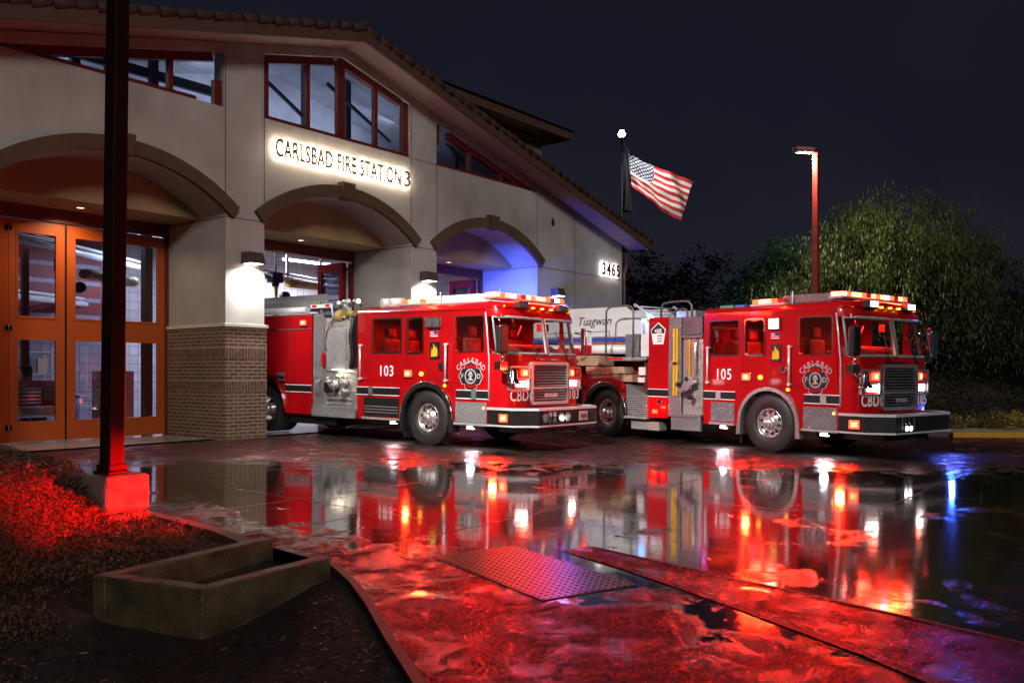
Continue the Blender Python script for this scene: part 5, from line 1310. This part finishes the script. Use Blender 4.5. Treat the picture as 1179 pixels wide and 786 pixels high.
    mb = MB(); mb.box(.035, .05, 3.9, 4.6, 1.42, 1.60); mb.build('reflective_edge', pm('red_white_chevron', (.6, .2, .15), .4, var=.6, vs=18), r)
    mb = MB(); mb.box(-.01, .6, 2.86, 4.05, 1.76, 1.82); mb.box(.0, 2.4, 2.9, 3.9, 1.74, 1.76); mb.build('turntable_platform', ALU, r, bevel=.01)
    mb = MB(); mb.box(-.014, -.011, 3.5, 4.0, 1.765, 1.815); mb.build('platform_reflector', GLOWR, r)
    mb = MB(); mb.box(.02, .45, 3.10, 3.46, 1.83, 2.34); mb.build('control_pedestal', TREAD, r, bevel=.015)
    mb = MB(); mb.box(.05, .5, 2.84, 3.06, 1.83, 2.34); mb.build('control_cabinet', WHITEP, r, bevel=.02)
    # guard rails
    def hoop(y0, y1, x0, x1, z0, z1):
        mb = MB(); rr = .10
        mb.tube([(x0, y0, z0), (x0, y0, z1-rr), (x0+(x1-x0)*.1, y0-(y0-y1)*.1, z1-.02), (x0+(x1-x0)*.2, y0+(y1-y0)*.25, z1), (x0+(x1-x0)*.8, y0+(y1-y0)*.75, z1), (x0+(x1-x0)*.9, y0+(y1-y0)*.9, z1-.02), (x1, y1, z1-rr), (x1, y1, z0)], .022, 8); mb.build('guard_rail', GREY, r)
    hoop(4.0, 3.22, .0, .0, 1.80, 2.98); hoop(2.60, 1.75, .15, .05, 2.62, 3.0); hoop(2.45, 2.05, .4, .3, 2.62, 2.86)
    # aerial ladder lying back over the trailer
    mb = MB(); prof = [(3.00, 2.42), (3.95, 3.02), (10.5, 3.10), (10.5, 2.40), (3.0, 2.30)]
    mb.plate([prof], xplane(.55), (.05, 0, 0)); mb.plate([prof], xplane(1.95), (.05, 0, 0)); ap_ = mb.build('ladder_side_panel', WHITEP, r, bevel=.006)
    mb = MB(); mb.text('Tuagwan', .30, SIDE(.543, 4.9, 2.70), ext=.002, off=.0, shear=.35, sx=1.0); mb.build('script_lettering', BLACK, ap_)
    mb = MB(); mb.box(.543, .548, 4.4, 6.6, 2.44, 2.455); mb.box(.543, .548, 4.4, 4.42, 2.33, 2.455); mb.build('panel_line', GREY, ap_)
    mb = MB()
    for s in (.58, 1.92): mb.tube([(s, 2.85, 2.55), (s, 3.7, 3.06)], .03, 6); mb.tube([(s, 3.0, 2.36), (s, 3.45, 2.92)], .02, 6); mb.tube([(s, 2.86, 2.55), (s, 3.2, 2.40)], .025, 6)
    for k in range(6): mb.cyl((.58, 2.9+.16*k, 2.56+.09*k), (1.92, 2.9+.16*k, 2.56+.09*k), .02, seg=6)
    mb.tube([(.58, 2.85, 2.55), (1.92, 2.85, 2.55)], .03, 6); mb.build('ladder_tip', pm('white_ladder_tube', (.60, .62, .75), .35), r)
    mb = MB(); mb.box(.545, .56, 3.34, 3.46, 2.64, 2.70); mb.build('blue_flasher', BLUEL, r)
    dirlight(r, (.42, 3.25, 2.72), (.9, 3.1, 2.6), (.2, .35, 1), 5, .1, 170)
    mb = MB(); mb.cyl((.6, 8.5, 3.10), (.6, 8.5, 3.22), .07, seg=14); mb.build('added_blue_beacon', BLUEL, r)  # beacon out of view, added to wash the bay reveal blue
    dirlight(r, (.0, 8.6, 3.25), (3.3, 10.5, 2.9), (.04, .10, 1), 260, .15, 100)
    mb = MB(); mb.cyl((.42, 3.4, 2.00), (.42, 9.5, 2.06), .11, seg=16); mb.build('lift_cylinder', WHITEP, r)
    mb = MB(); mb.box(.50, .54, 3.5, 9.5, 2.20, 2.29); mb.build('blue_stripe', pm('stripe_blue', (.02, .06, .45), .4), r)
    mb = MB(); mb.box(.52, .56, 3.3, 5.5, 2.10, 2.18); mb.box(.5, 1.9, 3.2, 9.4, 2.12, 2.16); mb.build('orange_stripe', pm('stripe_orange', (.5, .09, .04), .4), r)
    mb = MB(); mb.box(.62, 1.88, 2.86, 3.0, 2.3, 2.62); mb.box(.9, 2.4, 2.3, 2.8, 2.69, 2.86); mb.build('ladder_cradle', ALU, r)
    # trailer
    mb = MB(); mb.box(.02, 2.48, 5.1, 13.0, .95, 2.05); mb.build('trailer_body', RED, r, bevel=.02)
    mb = MB(); mb.box(.0, .019, 5.2, 12.9, 1.02, 1.16); mb.build('trailer_stripe', BLACK, r)
    wheel(r, 11.6, .05, 1, steer=False); wheel(r, 11.6, 2.45, -1, steer=False)
    mb = MB(); mb.box(.6, 1.9, 4.8, 13, .6, .95); mb.cyl((.3, 11.6, .55), (2.2, 11.6, .55), .08); mb.build('trailer_frame', BLACK, r)
    mb = MB(); mb.box(.25, .75, .95, 1.25, 2.80, 2.87); mb.build('roof_case', pm('green_case', (.05, .28, .18), .4), r, bevel=.015)
    mb = MB(); mb.box(.25, .60, .70, .90, 2.80, 2.865); mb.build('roof_case', pm('blue_case', (.05, .16, .50), .4), r, bevel=.015)
_before = set(T5.children)
tiller(T5)
for ch in T5.children:
    if ch in _before: continue
    if ch.type == 'LIGHT': ch.location.y *= 1.12
    elif ch.name.split('.')[0] in ('wheel', 'rear_fender', 'arch_trim_chrome', 'wheel_arch'): ch.location.y += .43
    else: ch.scale.y = 1.12
# =================================================================== POSTS, FLAGS
def lamp_post(x, y, zb, top, w, label, head_dir, lean=0.0, lit=1.0, pmat=None):
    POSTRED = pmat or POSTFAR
    t = thing('lamp_post', label, 'lamp post', (x, y, zb), 0, 'parking lot lamp posts')
    mb = MB(); T = Vector((lean*SF, -lean*CF, top))
    def sq(p, h): return [Vector((p.x+a*h, p.y+b*h, p.z)) for a, b in ((-1, -1), (1, -1), (1, 1), (-1, 1))]
    A = sq(Vector((0, 0, 0.04)), w/2); B = sq(T, w/2*.92); a = [mb.bm.verts.new(p) for p in A]; b = [mb.bm.verts.new(p) for p in B]
    for i in range(4): mb.bm.faces.new((a[i], a[(i+1) % 4], b[(i+1) % 4], b[i]))
    mb.bm.faces.new(b); mb.build('pole', POSTRED, t, bevel=.012)
    mb = MB(); mb.box(-w*.75, w*.75, -w*.75, w*.75, 0, .035); mb.box(-w*.62, w*.62, -w*.62, w*.62, .035, .10); mb.build('base_cover', POSTRED, t, bevel=.01)
    d = Vector((*head_dir, 0)).normalized(); ang = math.atan2(d.y, d.x)
    M = Matrix.Translation(T+d*.36+Vector((0, 0, -.02))) @ Matrix.Rotation(ang, 4, 'Z') @ Matrix.Rotation(R(-4), 4, 'Y')
    mb = MB(); mb.box(-.30, .30, -.18, .18, -.05, .09, M); mb.box(-.40, -.28, -.04, .04, -.02, .05, M); h = mb.build('lamp_head', POSTRED, t, bevel=.03)
    mb = MB(); mb.box(-.25, .25, -.14, .14, -.062, -.052, M); mb.build('lens', emis('post_lens_%d' % int(lit*10), (1, .95, .9), lit), h)
    return t, M
t, M = lamp_post(4.42, 8.72, .36, 7.9, .17, 'red square lamp post, paint darkened as in shade, on the red-lit concrete block in the left foreground', (1, .15), lean=.10, lit=12, pmat=POSTRED)
post1 = t
lamp1 = (t, Vector((4.42, 8.72, .36))+M.to_translation())
t2, M2 = lamp_post(26.0, 9.0, gz(9.0), 8.15, .17, 'tall red lamp post rising behind the ladder truck cab', (-CF*0-SF, CF), lit=.12)
# block under the near post
FM = Matrix.Translation((4.42, 8.72, 0)) @ Matrix.Rotation(R(8.4), 4, 'Z')
mb = MB(); mb.box(-.265, .265, -.265, .265, -.02, .36, FM)
FC = pm('footing_concrete', (.17, .12, .11), .5, var=.45, vs=6, bump=.6, bs=26)
bl = mb.build('post_footing', FC, None, bevel=.045)
tag(bl, 'square concrete footing under the near lamp post, one side lit red', 'footing')
mb = MB(); mb.box(-.265, .265, -.265, .265, -.32, -.021, FM); mb.build('lower_lift', FC, bl, bevel=.035)
mb = MB(); mb.box(-.22, .22, -.22, .22, -.6, -.30, FM); mb.build('buried_base', FC, bl)
post1.rotation_euler.z = R(8.4)
px, py = W(4.55, 36)
t = thing('flagpole', 'flagpole behind the roof with a bright lamp at its tip', 'flagpole', (px, py, 0))
mb = MB(); mb.cyl((0, 0, 0), (0, 0, 11.1), .075, .05, seg=12); mb.build('pole', pm('dark_pole', (.008, .008, .01), .6), t)
mb = MB(); mb.lathe([(-.15, 0), (-.13, .09), (0, .15), (.13, .09), (.15, 0)], (0, 0, 11.3), 'Z', 20); mb.build('tip_lamp', emis('flag_lamp', (1, 1, .95), 60), t)
mb = MB(); mb.cyl((0, 0, 11.08), (0, 0, 11.16), .12, seg=14); mb.build('finial', BLACK, t)
E1 = Vector((SF, -CF, 0)); 
mb = MB(); mb.tube([(0.05, 0, 11.1), tuple(E1*.28+Vector((0, 0, 10.55))), tuple(E1*.30+Vector((0, 0, 8.9)))], .012, 5); mb.build('halyard', GREY, t)
# waving flag
def flagmat():
    m, nt, b = newmat('flag_cloth'); L = nt.links.new; b.inputs['Roughness'].default_value = .75
    uv = nt.nodes.new('ShaderNodeUVMap'); sp = nt.nodes.new('ShaderNodeSeparateXYZ'); L(uv.outputs[0], sp.inputs[0])
    def M_(op, a, b_=None, c=None):
        n = N(nt, 'ShaderNodeMath', operation=op)
        for i, v in enumerate((a, b_, c)):
            if v is None: continue
            if isinstance(v, (int, float)): n.inputs[i].default_value = v
            else: L(v, n.inputs[i])
        return n.outputs[0]
    u, v = sp.outputs[0], sp.outputs[1]
    st = M_('MODULO', M_('FLOOR', M_('MULTIPLY', v, 12.999)), 2)      # 0 = red (bottom and top)
    red = M_('LESS_THAN', st, .5)
    cant = M_('MULTIPLY', M_('LESS_THAN', u, .40), M_('GREATER_THAN', v, 6/13))
    # star field: two interleaved lattices
    su = M_('MULTIPLY', u, 6/.40); sv = M_('MULTIPLY', M_('SUBTRACT', 1.0, v), 5/(7/13))
    def dots(o):
        fu = M_('SUBTRACT', M_('FRACT', M_('ADD', su, o)), .5); fv = M_('SUBTRACT', M_('FRACT', M_('ADD', sv, o)), .5)
        return M_('LESS_THAN', M_('ADD', M_('MULTIPLY', fu, fu), M_('MULTIPLY', fv, fv)), .045)
    star = M_('MAXIMUM', dots(0), dots(.5))
    mx = N(nt, 'ShaderNodeMix', data_type='RGBA'); L(red, mx.inputs[0]); mx.inputs[6].default_value = (.62, .60, .55, 1); mx.inputs[7].default_value = (.50, .012, .015, 1)
    m2 = N(nt, 'ShaderNodeMix', data_type='RGBA'); L(star, m2.inputs[0]); m2.inputs[6].default_value = (.028, .032, .075, 1); m2.inputs[7].default_value = (.62, .62, .62, 1)
    m3 = N(nt, 'ShaderNodeMix', data_type='RGBA'); L(cant, m3.inputs[0]); L(mx.outputs[2], m3.inputs[6]); L(m2.outputs[2], m3.inputs[7])
    L(m3.outputs[2], b.inputs['Base Color'])
    return m
def flag(name, corners, depth, mat, label, waves=.09, nu=60, nv=36):
    """corners: TL, TR, BR, BL as (right, up) metres in the cloth plane"""
    bm = bmesh.new(); uvl = bm.loops.layers.uv.new('UVMap'); V = {}
    TL, TR, BR, BL = [Vector(c) for c in corners]; B = Vector((CF, SF, 0))
    for i in range(nu+1):
        for j in range(nv+1):
            u = i/nu; v = j/nv
            p = (BL*(1-u)+BR*u)*(1-v)+(TL*(1-u)+TR*u)*v
            p = p+Vector((.02*math.sin(9*v+4*u), .05*math.sin(u*7+v*2)*u+(-.16*math.sin(math.pi*u)*(1-v)*.4)))
            dd = waves*(u**.6)*math.sin(u*11+v*4.2+.6)+.05*math.sin(u*23+v*9)+.03*math.sin(v*16-u*6)
            V[i, j] = bm.verts.new(E1*p.x+Vector((0, 0, p.y))+B*(dd+depth))
    for i in range(nu):
        for j in range(nv):
            f = bm.faces.new((V[i, j], V[i+1, j], V[i+1, j+1], V[i, j+1])); f.smooth = True
            for l, (a, b) in zip(f.loops, ((i, j), (i+1, j), (i+1, j+1), (i, j+1))): l[uvl].uv = (a/nu, b/nv)
    me = bpy.data.meshes.new(name); bm.to_mesh(me); bm.free(); me.materials.append(mat)
    o = bpy.data.objects.new(name, me); COL.objects.link(o); o.location = (px, py, 0); return tag(o, label, 'flag')
def sc_(x, y, s=36): return ((x-589.5)/1000*s-4.55, CAMH+(430-y)/1000*s)
flag('national_flag', [sc_(724, 178), sc_(798, 210), sc_(784, 255), sc_(727, 214)], 0, flagmat(), 'striped flag with starry canton flying out from the pole')
mb = MB(); rn = random.Random(4); rings = []
for k in range(15):
    z = 10.75-k*.19; w = .05+.014*k; ring = []
    for i in range(16):
        a = 2*math.pi*i/16; r_ = w*(1+.35*math.sin(3*a+k*.25)); ring.append(mb.bm.verts.new((px+E1.x*(.10+w*.5)+math.cos(a)*r_, py+E1.y*(.10+w*.5)+math.sin(a)*r_*.8, z)))
    rings.append(ring)
for a, b in zip(rings, rings[1:]):
    for i in range(16): f = mb.bm.faces.new((a[i], a[(i+1) % 16], b[(i+1) % 16], b[i])); f.smooth = True
tag(mb.build('limp_flag', pm('black_flag_cloth', (.012, .012, .016), .8)), 'black flag hanging limp against the flagpole', 'flag')

# =================================================================== VEGETATION
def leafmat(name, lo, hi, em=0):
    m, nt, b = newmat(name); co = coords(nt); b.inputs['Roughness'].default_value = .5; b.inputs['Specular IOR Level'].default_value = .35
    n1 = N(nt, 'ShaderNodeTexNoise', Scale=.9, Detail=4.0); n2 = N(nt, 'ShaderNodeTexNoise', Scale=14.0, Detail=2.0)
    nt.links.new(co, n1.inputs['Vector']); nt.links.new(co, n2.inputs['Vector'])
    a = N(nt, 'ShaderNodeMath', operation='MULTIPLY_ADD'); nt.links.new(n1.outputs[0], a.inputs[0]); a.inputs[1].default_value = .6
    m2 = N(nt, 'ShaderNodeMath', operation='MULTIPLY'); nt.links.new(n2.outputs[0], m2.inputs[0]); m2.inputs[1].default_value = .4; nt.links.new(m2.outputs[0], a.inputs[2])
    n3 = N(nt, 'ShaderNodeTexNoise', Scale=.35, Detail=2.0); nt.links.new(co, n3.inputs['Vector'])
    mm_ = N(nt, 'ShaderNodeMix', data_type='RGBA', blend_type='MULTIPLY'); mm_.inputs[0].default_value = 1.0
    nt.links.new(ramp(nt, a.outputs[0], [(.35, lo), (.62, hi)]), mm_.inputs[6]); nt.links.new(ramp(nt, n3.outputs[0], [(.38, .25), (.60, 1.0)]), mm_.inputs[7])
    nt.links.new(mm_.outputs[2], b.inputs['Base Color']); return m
LPEP = leafmat('pepper_tree_leaf', (.005, .011, .003), (.080, .105, .022))
LGRN = leafmat('green_tree_leaf', (.016, .05, .018), (.10, .23, .07))
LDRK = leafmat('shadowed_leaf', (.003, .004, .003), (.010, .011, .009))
LGOLD = leafmat('golden_shrub_leaf', (.12, .10, .02), (.55, .43, .09))
BARK = pm('tree_bark', (.05, .036, .025), .9, var=.4, bump=.8, bs=12)
def tree(xc, yc, zb, blobs, nclump, leaf, label, droop=1.0, lsize=(.05, .11), per=26, trunk=.28, seed=1, cat='tree', name='tree', group=None, spread=.42):
    """blobs: (right, back, up, rx, rz) relative to the base"""
    X, Y = W(xc, yc); rn = random.Random(seed)
    t = thing(name, label, cat, (X, Y, zb), group=group)
    B = Vector((CF, SF, 0)); tips = []
    cm = MB()
    tot = sum(b[3]**2*b[4] for b in blobs)
    for bx, bb, bz, rx, rzz in blobs:
        n = int(nclump*(rx*rx*rzz)/tot)
        for k in range(n):
            # points biased to the shell, lumpy radius
            d = Vector((rn.gauss(0, 1), rn.gauss(0, 1), rn.gauss(0, 1))).normalized()
            lump = 1+.42*noise.noise(d*2.3+Vector((seed, bx, bz)))+.22*noise.noise(d*6+Vector((bz, seed, 0)))
            rr = (rn.random()**.45)*lump
            c = E1*(bx+d.x*rx*rr)+B*(bb+d.y*rx*rr)+Vector((0, 0, bz+d.z*rzz*rr))
            if noise.noise(c*.8+Vector((seed*3, 0, 0)))+.5*noise.noise(c*2.1) < -.20: continue      # gaps
            if k % 40 == 0: tips.append(c.copy())
            ln = droop*rn.uniform(.3, 1.1)
            for j in range(per):
                f = rn.random(); p = c+Vector((rn.gauss(0, spread*.5)*(1-.4*f), rn.gauss(0, spread*.5)*(1-.4*f), -f*ln+rn.gauss(0, spread*.35)))
                s = rn.uniform(*lsize); a = rn.uniform(0, 6.283)
                if droop > .4: u = Vector((math.cos(a)*.35, math.sin(a)*.35, -1)).normalized()*s*1.5; v = Vector((-math.sin(a), math.cos(a), 0))*s*.34
                else:
                    u = Vector((math.cos(a), math.sin(a), rn.uniform(-.7, .7))).normalized()*s; v = Vector((-math.sin(a), math.cos(a), rn.uniform(-.7, .7))).normalized()*s*.5
                if p.z < .05: continue
                cm.face([p-u, p+v, p+u, p-v])
    cm.build('crown', leaf, t, recalc=False)
    if trunk:
        tm = MB(); top = Vector((blobs[0][0]*.3*E1.x, blobs[0][0]*.3*E1.y, blobs[0][2]*.75))
        tm.tube([(0, 0, -.2), (.05, .03, top.z*.35), (top.x*.6, top.y*.6, top.z*.7), tuple(top)], [trunk, trunk*.8, trunk*.6, trunk*.4], 10)
        for tp in tips[:26]:
            st = Vector((top.x*.5, top.y*.5, top.z*rn.uniform(.45, .9))); mid = st.lerp(tp, .5)+Vector((0, 0, .3)); tm.tube([st, mid, tp], [trunk*.3, trunk*.18, trunk*.06], 5)
        tm.build('trunk', BARK, t)
    return t
gT = 'weeping pepper trees right of the trucks'
tree(13.0, 30, -.2, [(0, 0, 5.2, 3.3, 2.6), (-2.4, .5, 4.2, 2.0, 1.9), (2.4, 0, 4.7, 2.3, 2.0), (1.6, -.5, 3.4, 2.8, 1.3), (-1.2, -.3, 6.1, 1.3, 1.5), (-3.5, -.2, 3.4, 1.6, 1.5), (1.9, 0, 6.4, 1.2, 1.3)], 2700, LPEP, 'large weeping pepper tree rising right behind the ladder truck cab', seed=2, group=gT, per=46, lsize=(.032, .072))
tree(17.3, 28.5, -.2, [(0, 0, 3.3, 2.0, 1.7), (1.6, 0, 3.6, 1.7, 1.6), (-.9, 0, 2.9, 1.5, 1.2)], 1300, LPEP, 'lower drooping tree cut by the right edge, yellow-green leaves', seed=5, group=gT, per=40, lsize=(.032, .07))
tree(10.0, 33, -.2, [(0, 0, 4.8, 1.4, 1.9), (-1.0, 0, 3.6, 1.6, 1.5), (1.1, 0, 4.2, 1.6, 1.7), (.2, 0, 6.0, .6, .8)], 1300, LGRN, 'small bright green tree left of the tall red lamp post', droop=.25, seed=7, per=26, lsize=(.05, .10), trunk=.16)
gD = 'black trees far beyond the station'
for i, (x, s, h, r_, lb) in enumerate(((738, 47, 8.6, 1.5, 'dark tree silhouette nearest the station eave'), (765, 50, 8.6, 1.9, 'wide dark tree silhouette beneath the flag'), (802, 48, 8.7, 1.9, 'dark tree silhouette between the flag and the green tree'), (852, 52, 8.2, .9, 'thin dark conifer silhouette left of the green tree'))):
    xc = (x-589.5)/1000*s
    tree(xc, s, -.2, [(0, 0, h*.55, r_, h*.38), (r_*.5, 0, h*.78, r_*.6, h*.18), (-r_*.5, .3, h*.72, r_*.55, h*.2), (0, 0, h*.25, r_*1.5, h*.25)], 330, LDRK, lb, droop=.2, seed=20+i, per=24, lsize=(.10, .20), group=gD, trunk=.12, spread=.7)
# far dark tree belt
mb = MB(); rn = random.Random(11)
for k in range(26000):
    xc = rn.uniform(-5, 60); yc = rn.uniform(58, 66); h = 3.2+1.5*noise.noise(Vector((xc*.22, 0, 0)))+.8*noise.noise(Vector((xc*.9, 3, 0)))
    X, Y = W(xc, yc); z = rn.uniform(-.3, h); s = rn.uniform(.2, .4); a = rn.uniform(0, 6.28)
    u = Vector((math.cos(a), math.sin(a), rn.uniform(-.8, .8)))*s; v = Vector((-math.sin(a)*.6, math.cos(a)*.6, rn.uniform(-1, 1)))*s*.7; c = Vector((X, Y, z)); mb.face([c-u, c-v, c+u, c+v])
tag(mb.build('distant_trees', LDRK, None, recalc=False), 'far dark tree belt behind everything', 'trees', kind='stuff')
# bank with ivy right of the trucks
mb = MB(); V = {}
def bankz(xc, yc): return -.16+2.3*smooth(23.5, 33, yc)+.12*noise.noise(Vector((xc*.5, yc*.5, 0)))
for i in range(56):
    for j in range(14):
        xc = 6+i*.7; yc = 21.9+j*1.2; X, Y = W(xc, yc); V[i, j] = mb.bm.verts.new((X, Y, bankz(xc, yc)))
for i in range(55):
    for j in range(13): f = mb.bm.faces.new((V[i, j], V[i+1, j], V[i+1, j+1], V[i, j+1])); f.smooth = True
tag(mb.build('bank', SOIL), kind='structure')
mb = MB()
for k in range(42000):
    xc = rn.uniform(7, 26); yc = rn.uniform(22.3, 33); 
    if noise.noise(Vector((xc*.9, yc*.9, 1))) < -.12 and rn.random() < .8: continue
    X, Y = W(xc, yc); z = bankz(xc, yc)+rn.uniform(0, .35+.25*noise.noise(Vector((xc, yc, 5)))); s = rn.uniform(.03, .07); a = rn.uniform(0, 6.28)
    u = Vector((math.cos(a), math.sin(a), rn.uniform(-.6, .6)))*s; v = Vector((-math.sin(a), math.cos(a), rn.uniform(-.6, .6)))*s*.7; c = Vector((X, Y, z)); mb.face([c-u, c-v, c+u, c+v])
tag(mb.build('ivy', leafmat('ivy_leaf', (.008, .012, .006), (.045, .05, .03)), None, recalc=False), 'dark ivy covering the bank beneath the trees', 'ivy', kind='stuff')
# golden shrubs along the sidewalk
for i, (x, r_, lb) in enumerate(((1078, .50, 'low golden shrub just behind the ladder truck bumper corner'), (1104, .72, 'broad golden shrub behind the start of the yellow kerb'), (1146, .85, 'tallest golden shrub, mounded near the right edge'), (1178, .65, 'golden shrub cut off by the right edge'), (1225, .8, 'golden shrub beyond the right edge'))):
    xc = (x-589.5)/1000*22.6
    tree(xc, 22.6+.15*(i % 2), -.12, [(0, 0, .12, r_, .30+.08*(i == 2)), (r_*.4, 0, .2, r_*.5, .25)], 260, LGOLD, lb, droop=.02, lsize=(.018, .04), per=34, trunk=.03, seed=40+i, cat='shrub', name='golden_shrub', group='golden shrubs along the kerb', spread=.16)
# sidewalk and kerb, right
def cpoly(name, pts, z, mat, th=None):
    mb = MB(); P = [W(*p) for p in pts]
    if th: mb.plate([P], lambda x, y: (x, y, z), (0, 0, -th))
    else: mb.tess([P], lambda x, y: (x, y, z))
    return tag(mb.build(name, mat), kind='structure')
cpoly('sidewalk', [(8.8, 21.0), (30, 21.5), (30, 23.2), (8.8, 22.4)], -.03, pm('dry_sidewalk', (.24, .23, .23), .45, var=.2), .3)
cpoly('curb', [(8.8, 20.85), (30, 21.35), (30, 21.5), (8.8, 21.0)], -.025, CURBC, .3)
cpoly('painted_curb', [(10.55, 20.76), (30, 21.16), (30, 21.345), (10.75, 20.895)], -.018, pm('yellow_kerb_paint', (.62, .33, .015), .4, var=.12), .2)

# =================================================================== LIGHT, WORLD, CAMERA
w = bpy.data.worlds.new('World'); scn.world = w; w.use_nodes = True; nt = w.node_tree; L = nt.links.new
bg = nt.nodes['Background']; outn = nt.nodes['World Output']
sky = nt.nodes.new('ShaderNodeTexSky'); sky.sky_type = 'NISHITA'; sky.sun_disc = False; sky.sun_elevation = R(24); sky.sun_rotation = R(210)
L(sky.outputs[0], bg.inputs[0]); bg.inputs[1].default_value = .0006
b2 = nt.nodes.new('ShaderNodeBackground'); tc = nt.nodes.new('ShaderNodeTexCoord'); sp = nt.nodes.new('ShaderNodeSeparateXYZ'); L(tc.outputs['Generated'], sp.inputs[0])
nz = N(nt, 'ShaderNodeTexNoise', Scale=2.6, Detail=6.0); L(tc.outputs['Generated'], nz.inputs['Vector'])
ad_ = N(nt, 'ShaderNodeMath', operation='MULTIPLY_ADD'); L(nz.outputs[0], ad_.inputs[0]); ad_.inputs[1].default_value = .75; L(sp.outputs[2], ad_.inputs[2])
rp = ramp(nt, ad_.outputs[0], [(.30, (.0150, .0135, .0210)), (.42, (.0082, .0092, .0160)), (.54, (.0105, .0100, .0165)), (.68, (.0062, .0062, .0120)), (.88, (.0095, .0075, .0130))]); L(rp, b2.inputs[0]); b2.inputs[1].default_value = 1.0
ads = nt.nodes.new('ShaderNodeAddShader'); L(bg.outputs[0], ads.inputs[0]); L(b2.outputs[0], ads.inputs[1]); L(ads.outputs[0], outn.inputs[0])
sun = bpy.data.lights.new('night_fill', 'SUN'); sun.energy = .84; sun.angle = R(12); sun.color = (1, .94, .88)  # weak fill sun added to brighten facade and trucks, no moon seen
so = bpy.data.objects.new('sun', sun); COL.objects.link(so); so.rotation_euler = Vector((.50, .86, -.42)).to_track_quat('-Z', 'Y').to_euler()
def area(name, loc, tgt, col, e, sx=.6, sy=.3, spread=140):
    l = bpy.data.lights.new(name, 'AREA'); l.shape = 'RECTANGLE'; l.size = sx; l.size_y = sy; l.energy = e; l.color = col; l.spread = R(spread)
    o = bpy.data.objects.new(name, l); COL.objects.link(o); o.location = loc; o.rotation_euler = (Vector(tgt)-Vector(loc)).to_track_quat('-Z', 'Y').to_euler(); return o
lp = lamp1[1]
area('near_post_light', (lp.x, lp.y, lp.z-.12), (13.0, 9.6, .6), (1, .93, .86), 570, .6, .28, 78)
h2 = Vector((26.0, 9.0, gz(9)))+M2.to_translation()
area('far_post_light', (h2.x-SF*.22, h2.y+CF*.22, h2.z-.10), (h2.x+4.5, h2.y-1.5, 2.0), (1, .90, .58), 400, .3, .25, 150)
area('flag_light', (px+E1.x*.5-CF*1.6, py+E1.y*.5-SF*1.6, 10.9), (px+E1.x*1.7, py+E1.y*1.7, 9.3), (1, 1, .96), 52, .15, .15, 110)
# downlights under the arches
for a, b in BAYS: area('arch_downlight', ((a+b)/2, FY+1.62, 4.69), ((a+b)/2, FY+1.4, 0), (1, .74, .42), 35 if a < 8 else 12, .14, .14, 150)
# red and blue warning beams from bars and flashers, plus a few added ones
RC = (1, .026, .006)
area('added_footing_beam', (15.28, 4.86, .60), (4.25, 8.25, -.32), (1, .002, .001), 300, .14, .12, 12)  # narrow red beam added and shaped to redden the post footing
dirlight(T3, (1.25, -1.75, 2.93), (1.0, -9, -1), RC, 85, 2.0, 150, .08)
dirlight(T3, (-.05, .45, 2.90), (-8, -3.0, 0), RC, 55, .9, 150, .08)
dirlight(T5, (1.25, -1.50, 2.93), (.6, -9, -1), RC, 120, 2.0, 150, .08)
dirlight(T5, (-.05, .15, 2.90), (-8, -1.5, -.3), RC, 120, .7, 150, .08)
dirlight(T5, (-.30, -1.70, .64), (-6, -2.5, -.3), RC, 34, .14, 150, .12)
dirlight(T3, (-.30, -1.95, .64), (-6, -3.5, -.3), RC, 26, .14, 150, .12)
dirlight(T3, (-.10, .49, 1.43), (-6, 0, .5), RC, 18, .14, 150, .12)
dirlight(T5, (-.10, .43, 1.43), (-6, 0, .5), RC, 18, .14, 150, .12)
area('upper_room_light', (13.7, 17.3, 8.2), (13.7, 18.6, 7.4), (.80, .84, 1), 90, 6.0, .2, 170)
area('upper_room_light', (13.9, 17.3, 6.8), (13.9, 17.3, 9), (.80, .84, 1), 60, 6.5, .5, 170)
area('upper_room_light', (8.5, 17.2, 7.4), (8.5, 18.6, 7.2), (.80, .84, 1), 26, 3.0, .2, 170)
dirlight(T5, (2.3, -1.6, 2.93), (7, -8, -2), (.10, .22, 1), 60, .4, 150, .08)  # blue beam added to tint the wet ground on the right
area('added_blue_beam', (18.85, 3.85, .62), (12.5, -.5, -.1), (.05, .14, 1), 24, .14, .12, 150)  # unseen blue source added for the streak beside the bumper

cam = bpy.data.cameras.new('Camera'); co = bpy.data.objects.new('Camera', cam); COL.objects.link(co); scn.camera = co
cam.sensor_width = 36; cam.lens = 36*1000/1179; cam.shift_y = (430-393)/1179; cam.clip_end = 3000; cam.clip_start = .05
dirlight(T3, (2.2, -1.75, 2.93), (-1.5, -12, -1), (.08, .16, 1), 26, .3, 140, .08)
co.location = (0, 0, CAMH); co.rotation_euler = (R(90), 0, -math.atan2(CF, SF))
scn.render.engine = 'CYCLES'
c = scn.cycles; c.use_denoising = True; c.max_bounces = 8; c.diffuse_bounces = 3; c.glossy_bounces = 4; c.transmission_bounces = 4; c.transparent_max_bounces = 12
c.sample_clamp_indirect = 6; c.sample_clamp_direct = 0; c.use_light_tree = True; c.caustics_reflective = False; c.caustics_refractive = False
scn.view_settings.view_transform = 'Standard'; scn.view_settings.look = 'None'; scn.view_settings.exposure = 0; scn.view_settings.gamma = 1
